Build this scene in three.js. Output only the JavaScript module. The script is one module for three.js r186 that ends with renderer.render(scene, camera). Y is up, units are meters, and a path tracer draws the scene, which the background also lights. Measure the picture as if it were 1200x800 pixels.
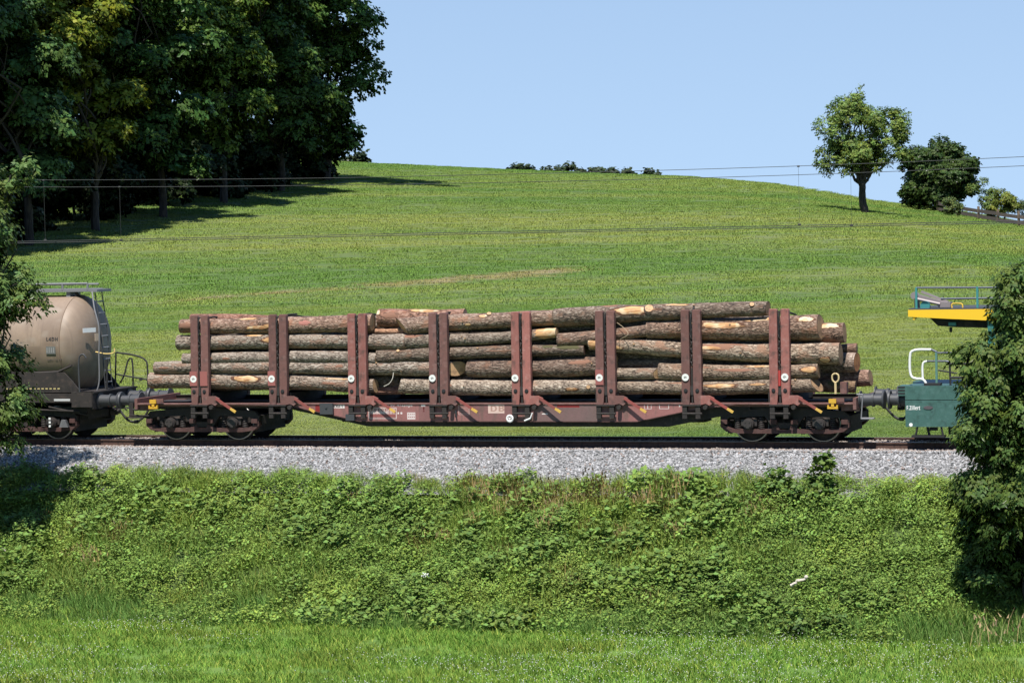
import * as THREE from 'three';
import { mergeGeometries, toCreasedNormals } from 'three/addons/utils/BufferGeometryUtils.js';

// ---------------------------------------------------------------- camera, sky, sun, exposure
const V3 = (x, y, z) => new THREE.Vector3(x, y, z);
const scene = new THREE.Scene();
const CAM = V3(25.5495, 5.7733, 72.4589);
const camera = new THREE.PerspectiveCamera(13.03, 1024 / 682, 1, 6000);
camera.position.copy(CAM);
camera.up.set(0.0073132, 0.99883586, -0.0476806);
camera.lookAt(CAM.clone().add(V3(-3.2727055, -0.4266519, -9.4396699)));
camera.updateMatrixWorld();

const SUN_EL = 63, SUN_AZ = 8;                       // azimuth from +z (the camera's side of the track) towards +x
const rad = (d) => d * Math.PI / 180;
const sunDir = V3(Math.sin(rad(SUN_AZ)) * Math.cos(rad(SUN_EL)), Math.sin(rad(SUN_EL)), Math.cos(rad(SUN_AZ)) * Math.cos(rad(SUN_EL)));
{
  const w = 128, h = 128, d = new Float32Array(w * h * 4);
  for (let y = 0; y < h; y++) {
    const el = Math.max(0, ((y + 0.5) / h - 0.5) * Math.PI), s = Math.sin(el);
    const k = Math.pow(1 - s, 3.0);                   // clear summer air: deep blue overhead, pale at the horizon
    for (let x = 0; x < w; x++) {
      const o = (y * w + x) * 4;
      d[o] = 0.045 + 0.30 * k; d[o + 1] = 0.125 + 0.365 * k; d[o + 2] = 0.34 + 0.34 * k; d[o + 3] = 1;
    }
  }
  const t = new THREE.DataTexture(d, w, h, THREE.RGBAFormat, THREE.FloatType);
  t.mapping = THREE.EquirectangularReflectionMapping; t.magFilter = THREE.LinearFilter; t.needsUpdate = true;
  scene.background = t; scene.environment = t;
}
const sun = new THREE.DirectionalLight(new THREE.Color(1, 0.955, 0.88), 5);
sun.position.copy(sunDir.clone().multiplyScalar(300)); sun.target.position.set(0, 0, 0);
sun.castShadow = true; sun.shadow.radius = 1;
Object.assign(sun.shadow.camera, { left: -160, right: 160, top: 160, bottom: -160, near: 1, far: 900 });
sun.shadow.mapSize.set(4096, 4096);
scene.add(sun, sun.target);
const renderer = new THREE.WebGLRenderer({ antialias: true });
renderer.toneMapping = THREE.LinearToneMapping;
renderer.toneMappingExposure = 1.45;
renderer.shadowMap.enabled = true;

// ---------------------------------------------------------------- random numbers and noise
function rngOf(seed) { let s = seed >>> 0; return () => { s = (s + 0x6d2b79f5) >>> 0; let t = Math.imul(s ^ (s >>> 15), 1 | s); t = (t + Math.imul(t ^ (t >>> 7), 61 | t)) ^ t; return ((t ^ (t >>> 14)) >>> 0) / 4294967296; }; }
const PERM = new Float32Array(4096);
{ const r = rngOf(77); for (let i = 0; i < 4096; i++) PERM[i] = r(); }
const hash = (x, y) => PERM[(Math.imul(x, 1619) + Math.imul(y, 31337) + Math.imul(x ^ (y << 3), 7919)) & 4095];
function vnoise(x, y, px = 0, py = 0) {                // value noise 0..1; px, py: whole periods, 0 for none
  const xi = Math.floor(x), yi = Math.floor(y); let fx = x - xi, fy = y - yi;
  fx = fx * fx * (3 - 2 * fx); fy = fy * fy * (3 - 2 * fy);
  const m = (a, p) => p ? ((a % p) + p) % p : a;
  const x0 = m(xi, px), x1 = m(xi + 1, px), y0 = m(yi, py), y1 = m(yi + 1, py);
  const a = hash(x0, y0), b = hash(x1, y0), c = hash(x0, y1), e = hash(x1, y1);
  return a + (b - a) * fx + (c - a) * fy + (a - b - c + e) * fx * fy;
}
function fbm(x, y, oct = 4, px = 0, py = 0) { let s = 0, a = 0.5, n = 0; for (let i = 0; i < oct; i++) { s += a * vnoise(x + i * 17.3 * (px ? 0 : 1), y + i * 9.1 * (py ? 0 : 1), px, py); n += a; a *= 0.5; x *= 2; y *= 2; px *= 2; py *= 2; } return s / n; }
const clamp = (x, a = 0, b = 1) => Math.min(b, Math.max(a, x)), lerp = (a, b, t) => a + (b - a) * t;
const smooth = (a, b, x) => { const t = clamp((x - a) / (b - a)); return t * t * (3 - 2 * t); };
const mix3 = (a, b, t) => [lerp(a[0], b[0], t), lerp(a[1], b[1], t), lerp(a[2], b[2], t)];
const toS = (c) => (c <= 0.0031308 ? c * 12.92 : 1.055 * Math.pow(c, 1 / 2.4) - 0.055) * 255;
const S_LUT = new Uint8Array(4097); for (let i = 0; i <= 4096; i++) S_LUT[i] = Math.round(toS(i / 4096));
function dataTex(w, h, f, srgb = true) {               // f(u, v) returns linear rgb (srgb) or a grey value
  const d = new Uint8Array(w * h * 4);
  for (let y = 0; y < h; y++) for (let x = 0; x < w; x++) {
    const c = f((x + 0.5) / w, (y + 0.5) / h), o = (y * w + x) * 4;
    if (srgb) for (let k = 0; k < 3; k++) d[o + k] = S_LUT[Math.round(clamp(c[k]) * 4096)];
    else d[o] = d[o + 1] = d[o + 2] = Math.round(clamp(c) * 255);
    d[o + 3] = 255;
  }
  const t = new THREE.DataTexture(d, w, h, THREE.RGBAFormat);
  t.magFilter = THREE.LinearFilter; t.minFilter = THREE.LinearFilter; t.wrapS = t.wrapT = THREE.RepeatWrapping;
  if (srgb) t.colorSpace = THREE.SRGBColorSpace;
  t.needsUpdate = true; return t;
}

// ---------------------------------------------------------------- names and labels
const taken = new Map();
function numbered(n) { n = n.replace(/_\d{3}$/, ''); const k = taken.get(n) || 0; taken.set(n, k + 1); return k ? n + '_' + String(k).padStart(3, '0') : n; }
function tag(o, label, category, group, kind) { Object.assign(o.userData, { label, category }); if (group) o.userData.group = group; if (kind) o.userData.kind = kind; return o; }
function add(o, name, label, category, group, kind) { o.name = numbered(name); tag(o, label, category, group, kind); scene.add(o); return o; }
function group(name, label, category, pos = [0, 0, 0], grp, kind) { const g = new THREE.Group(); g.position.set(...pos); return add(g, name, label, category, grp, kind); }
function part(name, geo, mat, parent, label) { const m = new THREE.Mesh(Array.isArray(geo) ? merge(geo) : geo, mat); m.name = name; m.castShadow = m.receiveShadow = true; if (label) m.userData.label = label; parent.add(m); return m; }
const parts = (name, list, mat, parent) => list.map((g) => part(name, g, mat, parent));
function sub(name, parent, pos = [0, 0, 0], label) { const g = new THREE.Group(); g.name = name; g.position.set(...pos); if (label) g.userData.label = label; parent.add(g); return g; }

// ---------------------------------------------------------------- geometry helpers
function plain(g) { g = g.index ? g.toNonIndexed() : g; for (const k of Object.keys(g.attributes)) if (!['position', 'normal', 'uv', 'color'].includes(k)) g.deleteAttribute(k); return g; }
function merge(list) { const l = list.map(plain), c = l.some((g) => g.attributes.color); if (c) for (const g of l) if (!g.attributes.color) g.setAttribute('color', new THREE.BufferAttribute(new Float32Array(g.attributes.position.count * 3).fill(1), 3)); return l.length === 1 ? l[0] : mergeGeometries(l); }
function boxUV(g, s = 1) {                             // uv in metres from the face's own plane
  g = plain(g); const p = g.attributes.position, n = g.attributes.normal, uv = new Float32Array(p.count * 2);
  for (let i = 0; i < p.count; i++) {
    const ax = Math.abs(n.getX(i)), ay = Math.abs(n.getY(i)), az = Math.abs(n.getZ(i));
    const [a, b] = az >= ax && az >= ay ? [p.getX(i), p.getY(i)] : ax >= ay ? [p.getZ(i), p.getY(i)] : [p.getX(i), p.getZ(i)];
    uv[2 * i] = a * s; uv[2 * i + 1] = b * s;
  }
  g.setAttribute('uv', new THREE.BufferAttribute(uv, 2)); return g;
}
const box = (x0, x1, y0, y1, z0, z1) => { const g = new THREE.BoxGeometry(x1 - x0, y1 - y0, z1 - z0); g.translate((x0 + x1) / 2, (y0 + y1) / 2, (z0 + z1) / 2); return boxUV(g); };
function cyl(r0, r1, len, axis, at, seg = 20, open = false) {   // r0 at the low end
  const g = new THREE.CylinderGeometry(r1, r0, len, seg, 1, open);
  if (axis === 'x') g.rotateZ(-Math.PI / 2); if (axis === 'z') g.rotateX(Math.PI / 2);
  g.translate(...at); return plain(g);
}
function tube(pts, r, seg = 8, n = 0, curved = true) {
  const v = pts.map((p) => V3(...p));
  let c; if (curved) c = new THREE.CatmullRomCurve3(v, false, 'centripetal'); else { c = new THREE.CurvePath(); for (let i = 0; i + 1 < v.length; i++) c.add(new THREE.LineCurve3(v[i], v[i + 1])); }
  return plain(new THREE.TubeGeometry(c, n || Math.max(2, (pts.length - 1) * (curved ? 6 : 2)), r, seg, false));
}
function bar(a, b, r, seg = 8) {                        // straight round bar
  const A = V3(...a), B = V3(...b), d = B.clone().sub(A), g = new THREE.CylinderGeometry(r, r, d.length(), seg);
  g.applyQuaternion(new THREE.Quaternion().setFromUnitVectors(V3(0, 1, 0), d.clone().normalize())); g.translate(...A.add(B).multiplyScalar(0.5).toArray()); return plain(g);
}
function flat(a, b, w, t, side = [0, 0, 1]) {           // straight flat bar: width w across, thickness t along side
  const A = V3(...a), B = V3(...b), d = B.clone().sub(A), L = d.length(); d.normalize();
  const s = V3(...side), x = d.clone().cross(s).normalize(), z = x.clone().cross(d);
  const g = new THREE.BoxGeometry(w, L, t); g.applyMatrix4(new THREE.Matrix4().makeBasis(x, d, z)); g.translate(...A.add(B).multiplyScalar(0.5).toArray()); return boxUV(g);
}
function plate(pts, z0, z1) {                           // polygon in x, y with a thickness in z
  const s = new THREE.Shape(pts.map((p) => new THREE.Vector2(...p))), g = new THREE.ExtrudeGeometry(s, { depth: z1 - z0, bevelEnabled: false });
  g.translate(0, 0, z0); return boxUV(g);
}
function mirrorZ(g) { g = g.clone(); g.scale(1, 1, -1); const p = g.attributes; for (const k of Object.keys(p)) { const a = p[k]; for (let i = 0; i < a.count; i += 3) for (let c = 0; c < a.itemSize; c++) { const q = a.array, s = a.itemSize, t = q[(i + 1) * s + c]; q[(i + 1) * s + c] = q[(i + 2) * s + c]; q[(i + 2) * s + c] = t; } } return g; }
function tint(g, c) { g = plain(g); const a = new Float32Array(g.attributes.position.count * 3); for (let i = 0; i < a.length; i += 3) { a[i] = c[0]; a[i + 1] = c[1]; a[i + 2] = c[2]; } g.setAttribute('color', new THREE.BufferAttribute(a, 3)); return g; }

// ---------------------------------------------------------------- materials
const rgb = (r, g, b) => new THREE.Color().setRGB(r, g, b);
function std(c, rough = 0.8, metal = 0, extra = {}) { const m = new THREE.MeshStandardMaterial({ roughness: rough, metalness: metal, ...extra }); m.color.setRGB(...c); return m; }
function grimeTex(base, dark, light, size, seed, streak = 4) {
  return dataTex(size, size, (u, v) => {
    const a = fbm(u * 6 + seed, v * 6, 5), b = fbm(u * 26 * streak / 4 + seed, v * 7, 3), c = fbm(u * 60, v * 60 + seed, 2);
    let k = mix3(base, dark, smooth(0.5, 0.78, a * 0.6 + b * 0.4)); k = mix3(k, light, smooth(0.52, 0.8, fbm(u * 9 + 40, v * 12 + seed, 4)) * 0.7);
    const g = 0.86 + 0.28 * c; return [k[0] * g, k[1] * g, k[2] * g];
  });
}
const paintTex = grimeTex([0.275, 0.105, 0.088], [0.13, 0.066, 0.056], [0.32, 0.165, 0.145], 512, 3);
const paintTex2 = grimeTex([0.155, 0.072, 0.062], [0.085, 0.05, 0.045], [0.20, 0.11, 0.098], 512, 8);
const dirtAndShadeTex = grimeTex([0.028, 0.023, 0.021], [0.013, 0.012, 0.011], [0.06, 0.044, 0.037], 256, 5);
const rustTex = grimeTex([0.085, 0.046, 0.034], [0.04, 0.025, 0.02], [0.14, 0.085, 0.065], 256, 6);
const M = {
  paint: std([1, 1, 1], 0.75, 0, { map: paintTex }), paintDull: std([1, 1, 1], 0.8, 0, { map: paintTex2 }),
  dirtAndShade: std([1, 1, 1], 0.85, 0, { map: dirtAndShadeTex }), rust: std([1, 1, 1], 0.9, 0, { map: rustTex }),  // dirt on the running gear; inside the frame its near-black paints shade
  brownDirt: std([0.50, 0.50, 0.50], 0.9, 0, { map: paintTex2 }),
  black: std([0.018, 0.018, 0.02], 0.7), strap: std([0.012, 0.012, 0.014], 0.8), rubber: std([0.02, 0.02, 0.021], 0.6),
  steel: std([0.35, 0.34, 0.33], 0.35, 0.9), grey: std([0.22, 0.22, 0.23], 0.6, 0.3), darkGrey: std([0.06, 0.062, 0.068], 0.55, 0.2),
  yellow: std([0.62, 0.36, 0.035], 0.55), red: std([0.42, 0.045, 0.04], 0.6), white: std([0.78, 0.78, 0.76], 0.6),
  cast: std([0.045, 0.038, 0.036], 0.6, 0.2),
};

// ---------------------------------------------------------------- ground heights
const FX = -0.32757, FZ = -0.94482, UC = 290, HA = 0.12;          // the hill runs up along (FX, FZ) from the railway; v is across it
const CREST = [[-160, 18.5], [-82.2, 15.93], [-49.2, 14.2], [-32.7, 12.67], [-17.4, 11.25], [-12, 10.89], [0.4, 10.03], [8.6, 9.51], [16.9, 9.04], [25.2, 8.15], [30.1, 7.25], [34.2, 6.37], [38.4, 5.78], [43.3, 5.01], [49.9, 3.7], [74.7, 0], [160, -4]];
function crest(v) { let i = 0; while (i < CREST.length - 2 && v > CREST[i + 1][0]) i++; const a = CREST[i], b = CREST[i + 1]; return lerp(a[1], b[1], clamp((v - a[0]) / (b[0] - a[0]))); }
const hillU = (x, z) => (x - CAM.x) * FX + (z - CAM.z) * FZ, hillV = (x, z) => (x - CAM.x) * -FZ + (z - CAM.z) * FX;
function groundY(x, z) {
  if (z > 1.6) {                                                  // embankment and the meadow below it
    if (z < 3.0) return lerp(-0.5, -1.0, (z - 1.6) / 1.4);
    if (z < 7.1) return -1.0 - 2.92 * (z - 3.0) / 4.1 + 0.3 * (fbm(x * 0.5 + 3, z * 0.6, 3) - 0.5) * smooth(3.0, 3.8, z) * smooth(7.1, 6.5, z);
    return -3.92 - 0.012 * (z - 7.1) + 0.1 * (fbm(x * 0.3, z * 0.3 + 7, 3) - 0.5) * smooth(7.1, 8.5, z);
  }
  if (z > -1.7) return -0.5;
  if (z > -4.5) return lerp(-1.1, -0.5, (z + 4.5) / 2.8);
  const u = hillU(x, z), v = hillV(x, z), t = Math.max(0, (u - 95) / (UC - 95));
  const s = t < 1 ? (Math.sqrt(t * t + HA * HA) - HA) / (Math.sqrt(1 + HA * HA) - HA) : 1;
  let h = -1.1 + s * (crest(v) + 1.1);
  if (u > UC) h -= 0.0012 * Math.min(90, u - UC) ** 2 + 0.02 * Math.max(0, u - UC - 90) * (u < 900 ? 1 : 0);
  if (u > 500) h = lerp(h, -14, smooth(500, 800, u));
  return h + (fbm(x * 0.028, z * 0.028, 2) - 0.5) * 0.3 * smooth(-5, -20, z) * (u < UC - 15 ? 1 : 0.3);
}
function axis(list) { const o = []; for (const [a, b, n] of list) for (let i = 0; i < n; i++) o.push(lerp(a, b, i / n)); o.push(list[list.length - 1][1]); return o; }
const GX = axis([[-3000, -400, 10], [-400, -140, 26], [-140, -60, 40], [-60, -20, 40], [-20, 25, 90], [25, 80, 30], [80, 400, 20], [400, 3000, 10]]);
function sheet(zs, uvOf) {
  const nx = GX.length, p = [], uv = [], idx = [];
  for (const z of zs) for (const x of GX) { p.push(x, groundY(x, z), z); uv.push(...uvOf(x, z)); }
  for (let j = 0; j + 1 < zs.length; j++) for (let i = 0; i + 1 < nx; i++) { const a = j * nx + i, b = a + 1, c = a + nx, e = c + 1; idx.push(a, c, b, b, c, e); }
  const g = new THREE.BufferGeometry(); g.setAttribute('position', new THREE.Float32BufferAttribute(p, 3)); g.setAttribute('uv', new THREE.Float32BufferAttribute(uv, 2)); g.setIndex(idx); g.computeVertexNormals(); return g;
}
// the hay meadow on the hill: mown rows, dry stubble, greener and yellower patches
const HX0 = -150, HX1 = 110, HZ0 = -330, HZ1 = -2;
function hillTone(x, z) {                                          // 0 lush green .. 1 dry yellow, and a row pattern
  const u = hillU(x, z), v = hillV(x, z), w = u - 0.35 * v + 5 * (fbm(x * 0.02, z * 0.02, 2) - 0.5);
  const row = fbm(w * 0.42, v * 0.018 + 4, 3), wide = fbm(w * 0.11 + 9, v * 0.008, 2), blot = fbm(x * 0.11, z * 0.07, 4);
  let dry = 0.36 + 1.05 * (row - 0.5) + 1.15 * (wide - 0.5) + 0.6 * (blot - 0.5);
  dry += 0.28 * (1 - smooth(100, 150, u)) + 0.08 * smooth(230, 280, u) - 0.10 * smooth(250, 275, u);
  const hayLine = Math.exp(-(((u - 152.2 - (v + 17.4) * 0.93 + 3 * (fbm(v * 0.3, 3, 3) - 0.5)) / (1.0 + 1.2 * smooth(-14, 0, v))) ** 2)) * smooth(-20, -14, v) * (1 - smooth(2, 6, v)) * (0.35 + 0.75 * smooth(0.3, 0.6, fbm(v * 0.8, u * 0.35, 3)));
  return [clamp(dry), hayLine];
}
const hillTex = dataTex(2048, 2048, (a, b) => {
  const x = lerp(HX0, HX1, a), z = lerp(HZ0, HZ1, b), [dry, hay] = hillTone(x, z), f = fbm(x * 2.1, z * 1.6, 3);
  let c = mix3([0.105, 0.178, 0.036], [0.20, 0.235, 0.07], dry); c = mix3(c, [0.33, 0.255, 0.14], clamp(hay * 0.85));
  const g = 0.54 + 0.24 * f; return [c[0] * g, c[1] * g, c[2] * g];
});
hillTex.wrapS = hillTex.wrapT = THREE.MirroredRepeatWrapping;
const hillMesh = new THREE.Mesh(sheet(axis([[-3000, -700, 8], [-700, -340, 20], [-340, -280, 24], [-280, -100, 90], [-100, -20, 60], [-20, -4.5, 12], [-4.5, -1.7, 3]]), (x, z) => [(x - HX0) / (HX1 - HX0), (z - HZ0) / (HZ1 - HZ0)]), std([1, 1, 1], 1, 0, { map: hillTex }));
hillMesh.receiveShadow = hillMesh.castShadow = true;
add(hillMesh, 'hill', 'mown green hay meadow rising behind the railway to the skyline', 'hill', null, 'structure');
const soilTex = dataTex(512, 512, (u, v) => { const a = fbm(u * 16, v * 16, 4, 16, 16), b = fbm(u * 64, v * 64, 2, 64, 64); return mix3([0.03, 0.05, 0.013], [0.09, 0.115, 0.035], clamp(a * 1.3 - 0.15 + (b - 0.5) * 0.6)); });
const bank = new THREE.Mesh(sheet(axis([[-1.7, 1.6, 2], [1.6, 3.0, 4], [3.0, 7.1, 26]]), (x, z) => [x / 4, z / 4]), std([0.9, 1, 0.9], 1, 0, { map: soilTex }));
bank.receiveShadow = true; add(bank, 'embankment', 'railway embankment sloping from the track down to the front meadow', 'embankment', null, 'structure');
const leaTex = dataTex(512, 512, (u, v) => { const a = fbm(u * 8, v * 8, 4, 8, 8), b = fbm(u * 64, v * 64, 2, 64, 64); return mix3([0.07, 0.15, 0.022], [0.15, 0.23, 0.045], clamp(a * 1.2 - 0.1 + (b - 0.5) * 0.6)); });
const lea = new THREE.Mesh(sheet(axis([[7.1, 9, 8], [9, 26, 40], [26, 60, 20], [60, 200, 12], [200, 3000, 6]]), (x, z) => [x / 4, z / 4]), std([1, 1, 1], 1, 0, { map: leaTex }));
lea.receiveShadow = true; add(lea, 'meadow', 'bright green grass meadow at the foot of the embankment', 'meadow', null, 'structure');

// ---------------------------------------------------------------- track: ballast, sleepers, rails
const ballastTex = dataTex(512, 512, (u, v) => { const a = vnoise(u * 90, v * 90, 90, 90), b = vnoise(u * 50, v * 50, 50, 50), k = smooth(0.25, 0.7, a * 0.6 + b * 0.4); return [0.05 + 0.2 * k, 0.05 + 0.2 * k, 0.051 + 0.2 * k]; });
{
  const prof = [[-3.0, -1.0], [-2.1, -0.42], [-1.45, -0.18], [-0.85, -0.17], [-0.6, -0.10], [-0.3, -0.055], [0.3, -0.055], [0.6, -0.10], [0.85, -0.17], [1.62, -0.2], [2.3, -0.52], [3.4, -1.13]], p = [], uv = [], idx = [];
  for (const x of GX) { let d = 0; prof.forEach(([z, y], i) => { if (i) d += Math.hypot(z - prof[i - 1][0], y - prof[i - 1][1]); p.push(x, y, z); uv.push(x / 2.6, d / 2.6); }); }
  const n = prof.length; for (let i = 0; i + 1 < GX.length; i++) for (let j = 0; j + 1 < n; j++) { const a = i * n + j, b = a + 1, c = a + n, e = c + 1; idx.push(a, b, c, b, e, c); }
  const g = new THREE.BufferGeometry(); g.setAttribute('position', new THREE.Float32BufferAttribute(p, 3)); g.setAttribute('uv', new THREE.Float32BufferAttribute(uv, 2)); g.setIndex(idx); g.computeVertexNormals();
  const m = new THREE.Mesh(g, std([1, 1, 1], 0.95, 0, { map: ballastTex })); m.receiveShadow = true; add(m, 'ballast_bed', 'grey crushed stone ballast bed under the track', 'ballast', null, 'structure');
}
function rock(seed) {
  const r = rngOf(seed), g = new THREE.IcosahedronGeometry(1, 0), p = g.attributes.position, key = new Map();
  for (let i = 0; i < p.count; i++) { const k = [p.getX(i), p.getY(i), p.getZ(i)].map((a) => a.toFixed(3)).join(); if (!key.has(k)) key.set(k, 0.72 + 0.5 * r()); const s = key.get(k); p.setXYZ(i, p.getX(i) * s, p.getY(i) * s * 0.75, p.getZ(i) * s); }
  g.computeVertexNormals(); return plain(g);
}
const tmpM = new THREE.Matrix4(), tmpQ = new THREE.Quaternion(), tmpE = new THREE.Euler(), tmpC = new THREE.Color();
function scatter(name, geo, mat, list, parent) {       // list of [x, y, z, rx, ry, rz, sx, sy, sz, r, g, b]
  const m = new THREE.InstancedMesh(geo, mat, list.length); m.name = name; m.castShadow = m.receiveShadow = true;
  list.forEach((a, i) => { tmpM.compose(V3(a[0], a[1], a[2]), tmpQ.setFromEuler(tmpE.set(a[3], a[4], a[5])), V3(a[6], a[7], a[8])); m.setMatrixAt(i, tmpM); m.setColorAt(i, tmpC.setRGB(a[9], a[10], a[11])); });
  m.userData.kind = 'stuff'; parent.add(m); return m;
}
{
  const g = group('ballast_stones', 'loose light grey ballast stones along the near side of the track', 'ballast stones', [0, 0, 0], null, 'stuff');
  const r = rngOf(5), lists = [[], [], [], []];
  const stone = (x, y, z, s) => { const k = 0.45 + 0.9 * r(), w = r() < 0.05 ? [0.75, 0.58, 0.5] : z < 1.25 + 0.5 * r() * r() ? [0.86, 0.74, 0.66] : [1, 1, 1.01]; lists[Math.floor(r() * 4)].push([x, y, z, r() * 6.3, r() * 6.3, r() * 6.3, s * (0.8 + 0.5 * r()), s * (0.7 + 0.4 * r()), s * (0.8 + 0.5 * r()), k * w[0], k * w[1], k * w[2]]); };
  const surf = (z) => z < 1.62 ? -0.18 : z < 2.3 ? lerp(-0.2, -0.52, (z - 1.62) / 0.68) : lerp(-0.52, -1.13, (z - 2.3) / 1.1);
  for (let i = 0; i < 34000; i++) { const x = -20 + 41 * r(), z = 0.84 + 2.15 * r(); stone(x, surf(z) + 0.012 * (r() - 0.2), z, 0.022 + 0.022 * r()); }
  for (let i = 0; i < 9000; i++) { const x = -20 + 41 * r(), z = (r() - 0.5) * 1.36; stone(x, (Math.abs(z) < 0.3 ? -0.055 : Math.abs(z) < 0.6 ? lerp(-0.055, -0.10, (Math.abs(z) - 0.3) / 0.3) : -0.13) + 0.012 * r(), z, 0.022 + 0.02 * r()); }
  lists.forEach((l, i) => scatter('ballast_stone', rock(31 + i), std([0.34, 0.335, 0.335], 0.9), l, g));
}
{
  const t = group('railway_track', 'single railway track with rusty rails under the train', 'track', [0, 0, 0], null, 'structure');
  const prof = [[-0.075, -0.17], [0.075, -0.17], [0.075, -0.158], [0.012, -0.14], [0.01, -0.045], [0.035, -0.035], [0.036, -0.004], [0.028, 0], [-0.028, 0], [-0.036, -0.004], [-0.035, -0.035], [-0.01, -0.045], [-0.012, -0.14], [-0.075, -0.158]];
  const railGeo = new THREE.ExtrudeGeometry(new THREE.Shape(prof.map((p) => new THREE.Vector2(...p))), { depth: 240, bevelEnabled: false }); railGeo.translate(0, 0, -120); railGeo.rotateY(Math.PI / 2);
  const rg = boxUV(railGeo), top = box(-120, 120, 0.0005, 0.003, -0.026, 0.026);
  for (const z of [-0.7525, 0.7525]) { const m = part('rail', rg, M.rust, t); m.position.z = z; const h = part('rail_head', top, M.steel, m); }
  const r = rngOf(12), sg = boxUV(new THREE.BoxGeometry(0.26, 0.16, 2.5)), sm = std([0.20, 0.185, 0.17], 0.95);
  const clip = merge([box(-0.06, 0.06, 0, 0.03, -0.14, -0.05), box(-0.06, 0.06, 0, 0.03, 0.05, 0.14)]);
  for (let i = 0; i < 62; i++) { const s = part('sleeper', sg, sm, t); s.position.set(-18.3 + i * 0.6 + (r() - 0.5) * 0.03, -0.25, (r() - 0.5) * 0.03); }
}

// ---------------------------------------------------------------- grasses and weeds
function triList() { const p = [], n = [], c = []; return { p, n, c, tri(a, b, d, nn, col) { p.push(...a, ...b, ...d); for (let i = 0; i < 3; i++) { n.push(...nn); c.push(...col); } }, geo() { const g = new THREE.BufferGeometry(); g.setAttribute('position', new THREE.Float32BufferAttribute(p, 3)); g.setAttribute('normal', new THREE.Float32BufferAttribute(n, 3)); g.setAttribute('uv', new THREE.Float32BufferAttribute(new Float32Array(p.length / 3 * 2), 2)); g.setAttribute('color', new THREE.Float32BufferAttribute(c, 3)); return g; } }; }
function grassPatch(seed, n, size, h0, h1, w, lean, seedHead = 0, even = false) {
  const r = rngOf(seed), t = triList();
  for (let i = 0; i < n; i++) {
    const x = (r() - 0.5) * size, z = (r() - 0.5) * size, h = lerp(h0, h1, r() * r()), a = r() * 6.283, l = lean * (0.3 + r()) * h, dx = Math.cos(a) * l, dz = Math.sin(a) * l, b = r() * 6.283, wx = Math.cos(b) * w * 0.5, wz = Math.sin(b) * w * 0.5;
    let nx = -wz, nz = wx; const L = Math.hypot(nx, nz) || 1, up = even ? 2.2 : 0.75; nx /= L; nz /= L; const q = Math.hypot(nx, up, nz), nn = [nx / q, up / q, nz / q];
    const k = even ? 0.88 + 0.24 * r() : 0.7 + 0.6 * r(), dryness = r() < 0.12 && !even ? 1 : 0, col = dryness ? [2.0 * k, 1.35 * k, 1.5 * k] : [k * (0.85 + 0.3 * r()), k, k * 0.9];
    const mid = [x + dx * 0.35, h * 0.6, z + dz * 0.35], tip = [x + dx, h, z + dz];
    t.tri([x - wx, -0.03, z - wz], [x + wx, -0.03, z + wz], [mid[0] + wx * 0.8, mid[1], mid[2] + wz * 0.8], nn, col);
    t.tri([x - wx, -0.03, z - wz], [mid[0] + wx * 0.8, mid[1], mid[2] + wz * 0.8], [mid[0] - wx * 0.8, mid[1], mid[2] - wz * 0.8], nn, col);
    t.tri([mid[0] - wx * 0.8, mid[1], mid[2] - wz * 0.8], [mid[0] + wx * 0.8, mid[1], mid[2] + wz * 0.8], tip, nn, col);
    if (r() < seedHead) { const c2 = [1.5 * k, 1.1 * k, 1.35 * k], s = w * 1.6; t.tri([tip[0] - s, tip[1] - 0.05, tip[2]], [tip[0] + s, tip[1] - 0.05, tip[2]], [tip[0] + dx * 0.2, tip[1] + 0.06, tip[2] + dz * 0.2], nn, c2); }
  }
  return t.geo();
}
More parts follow.
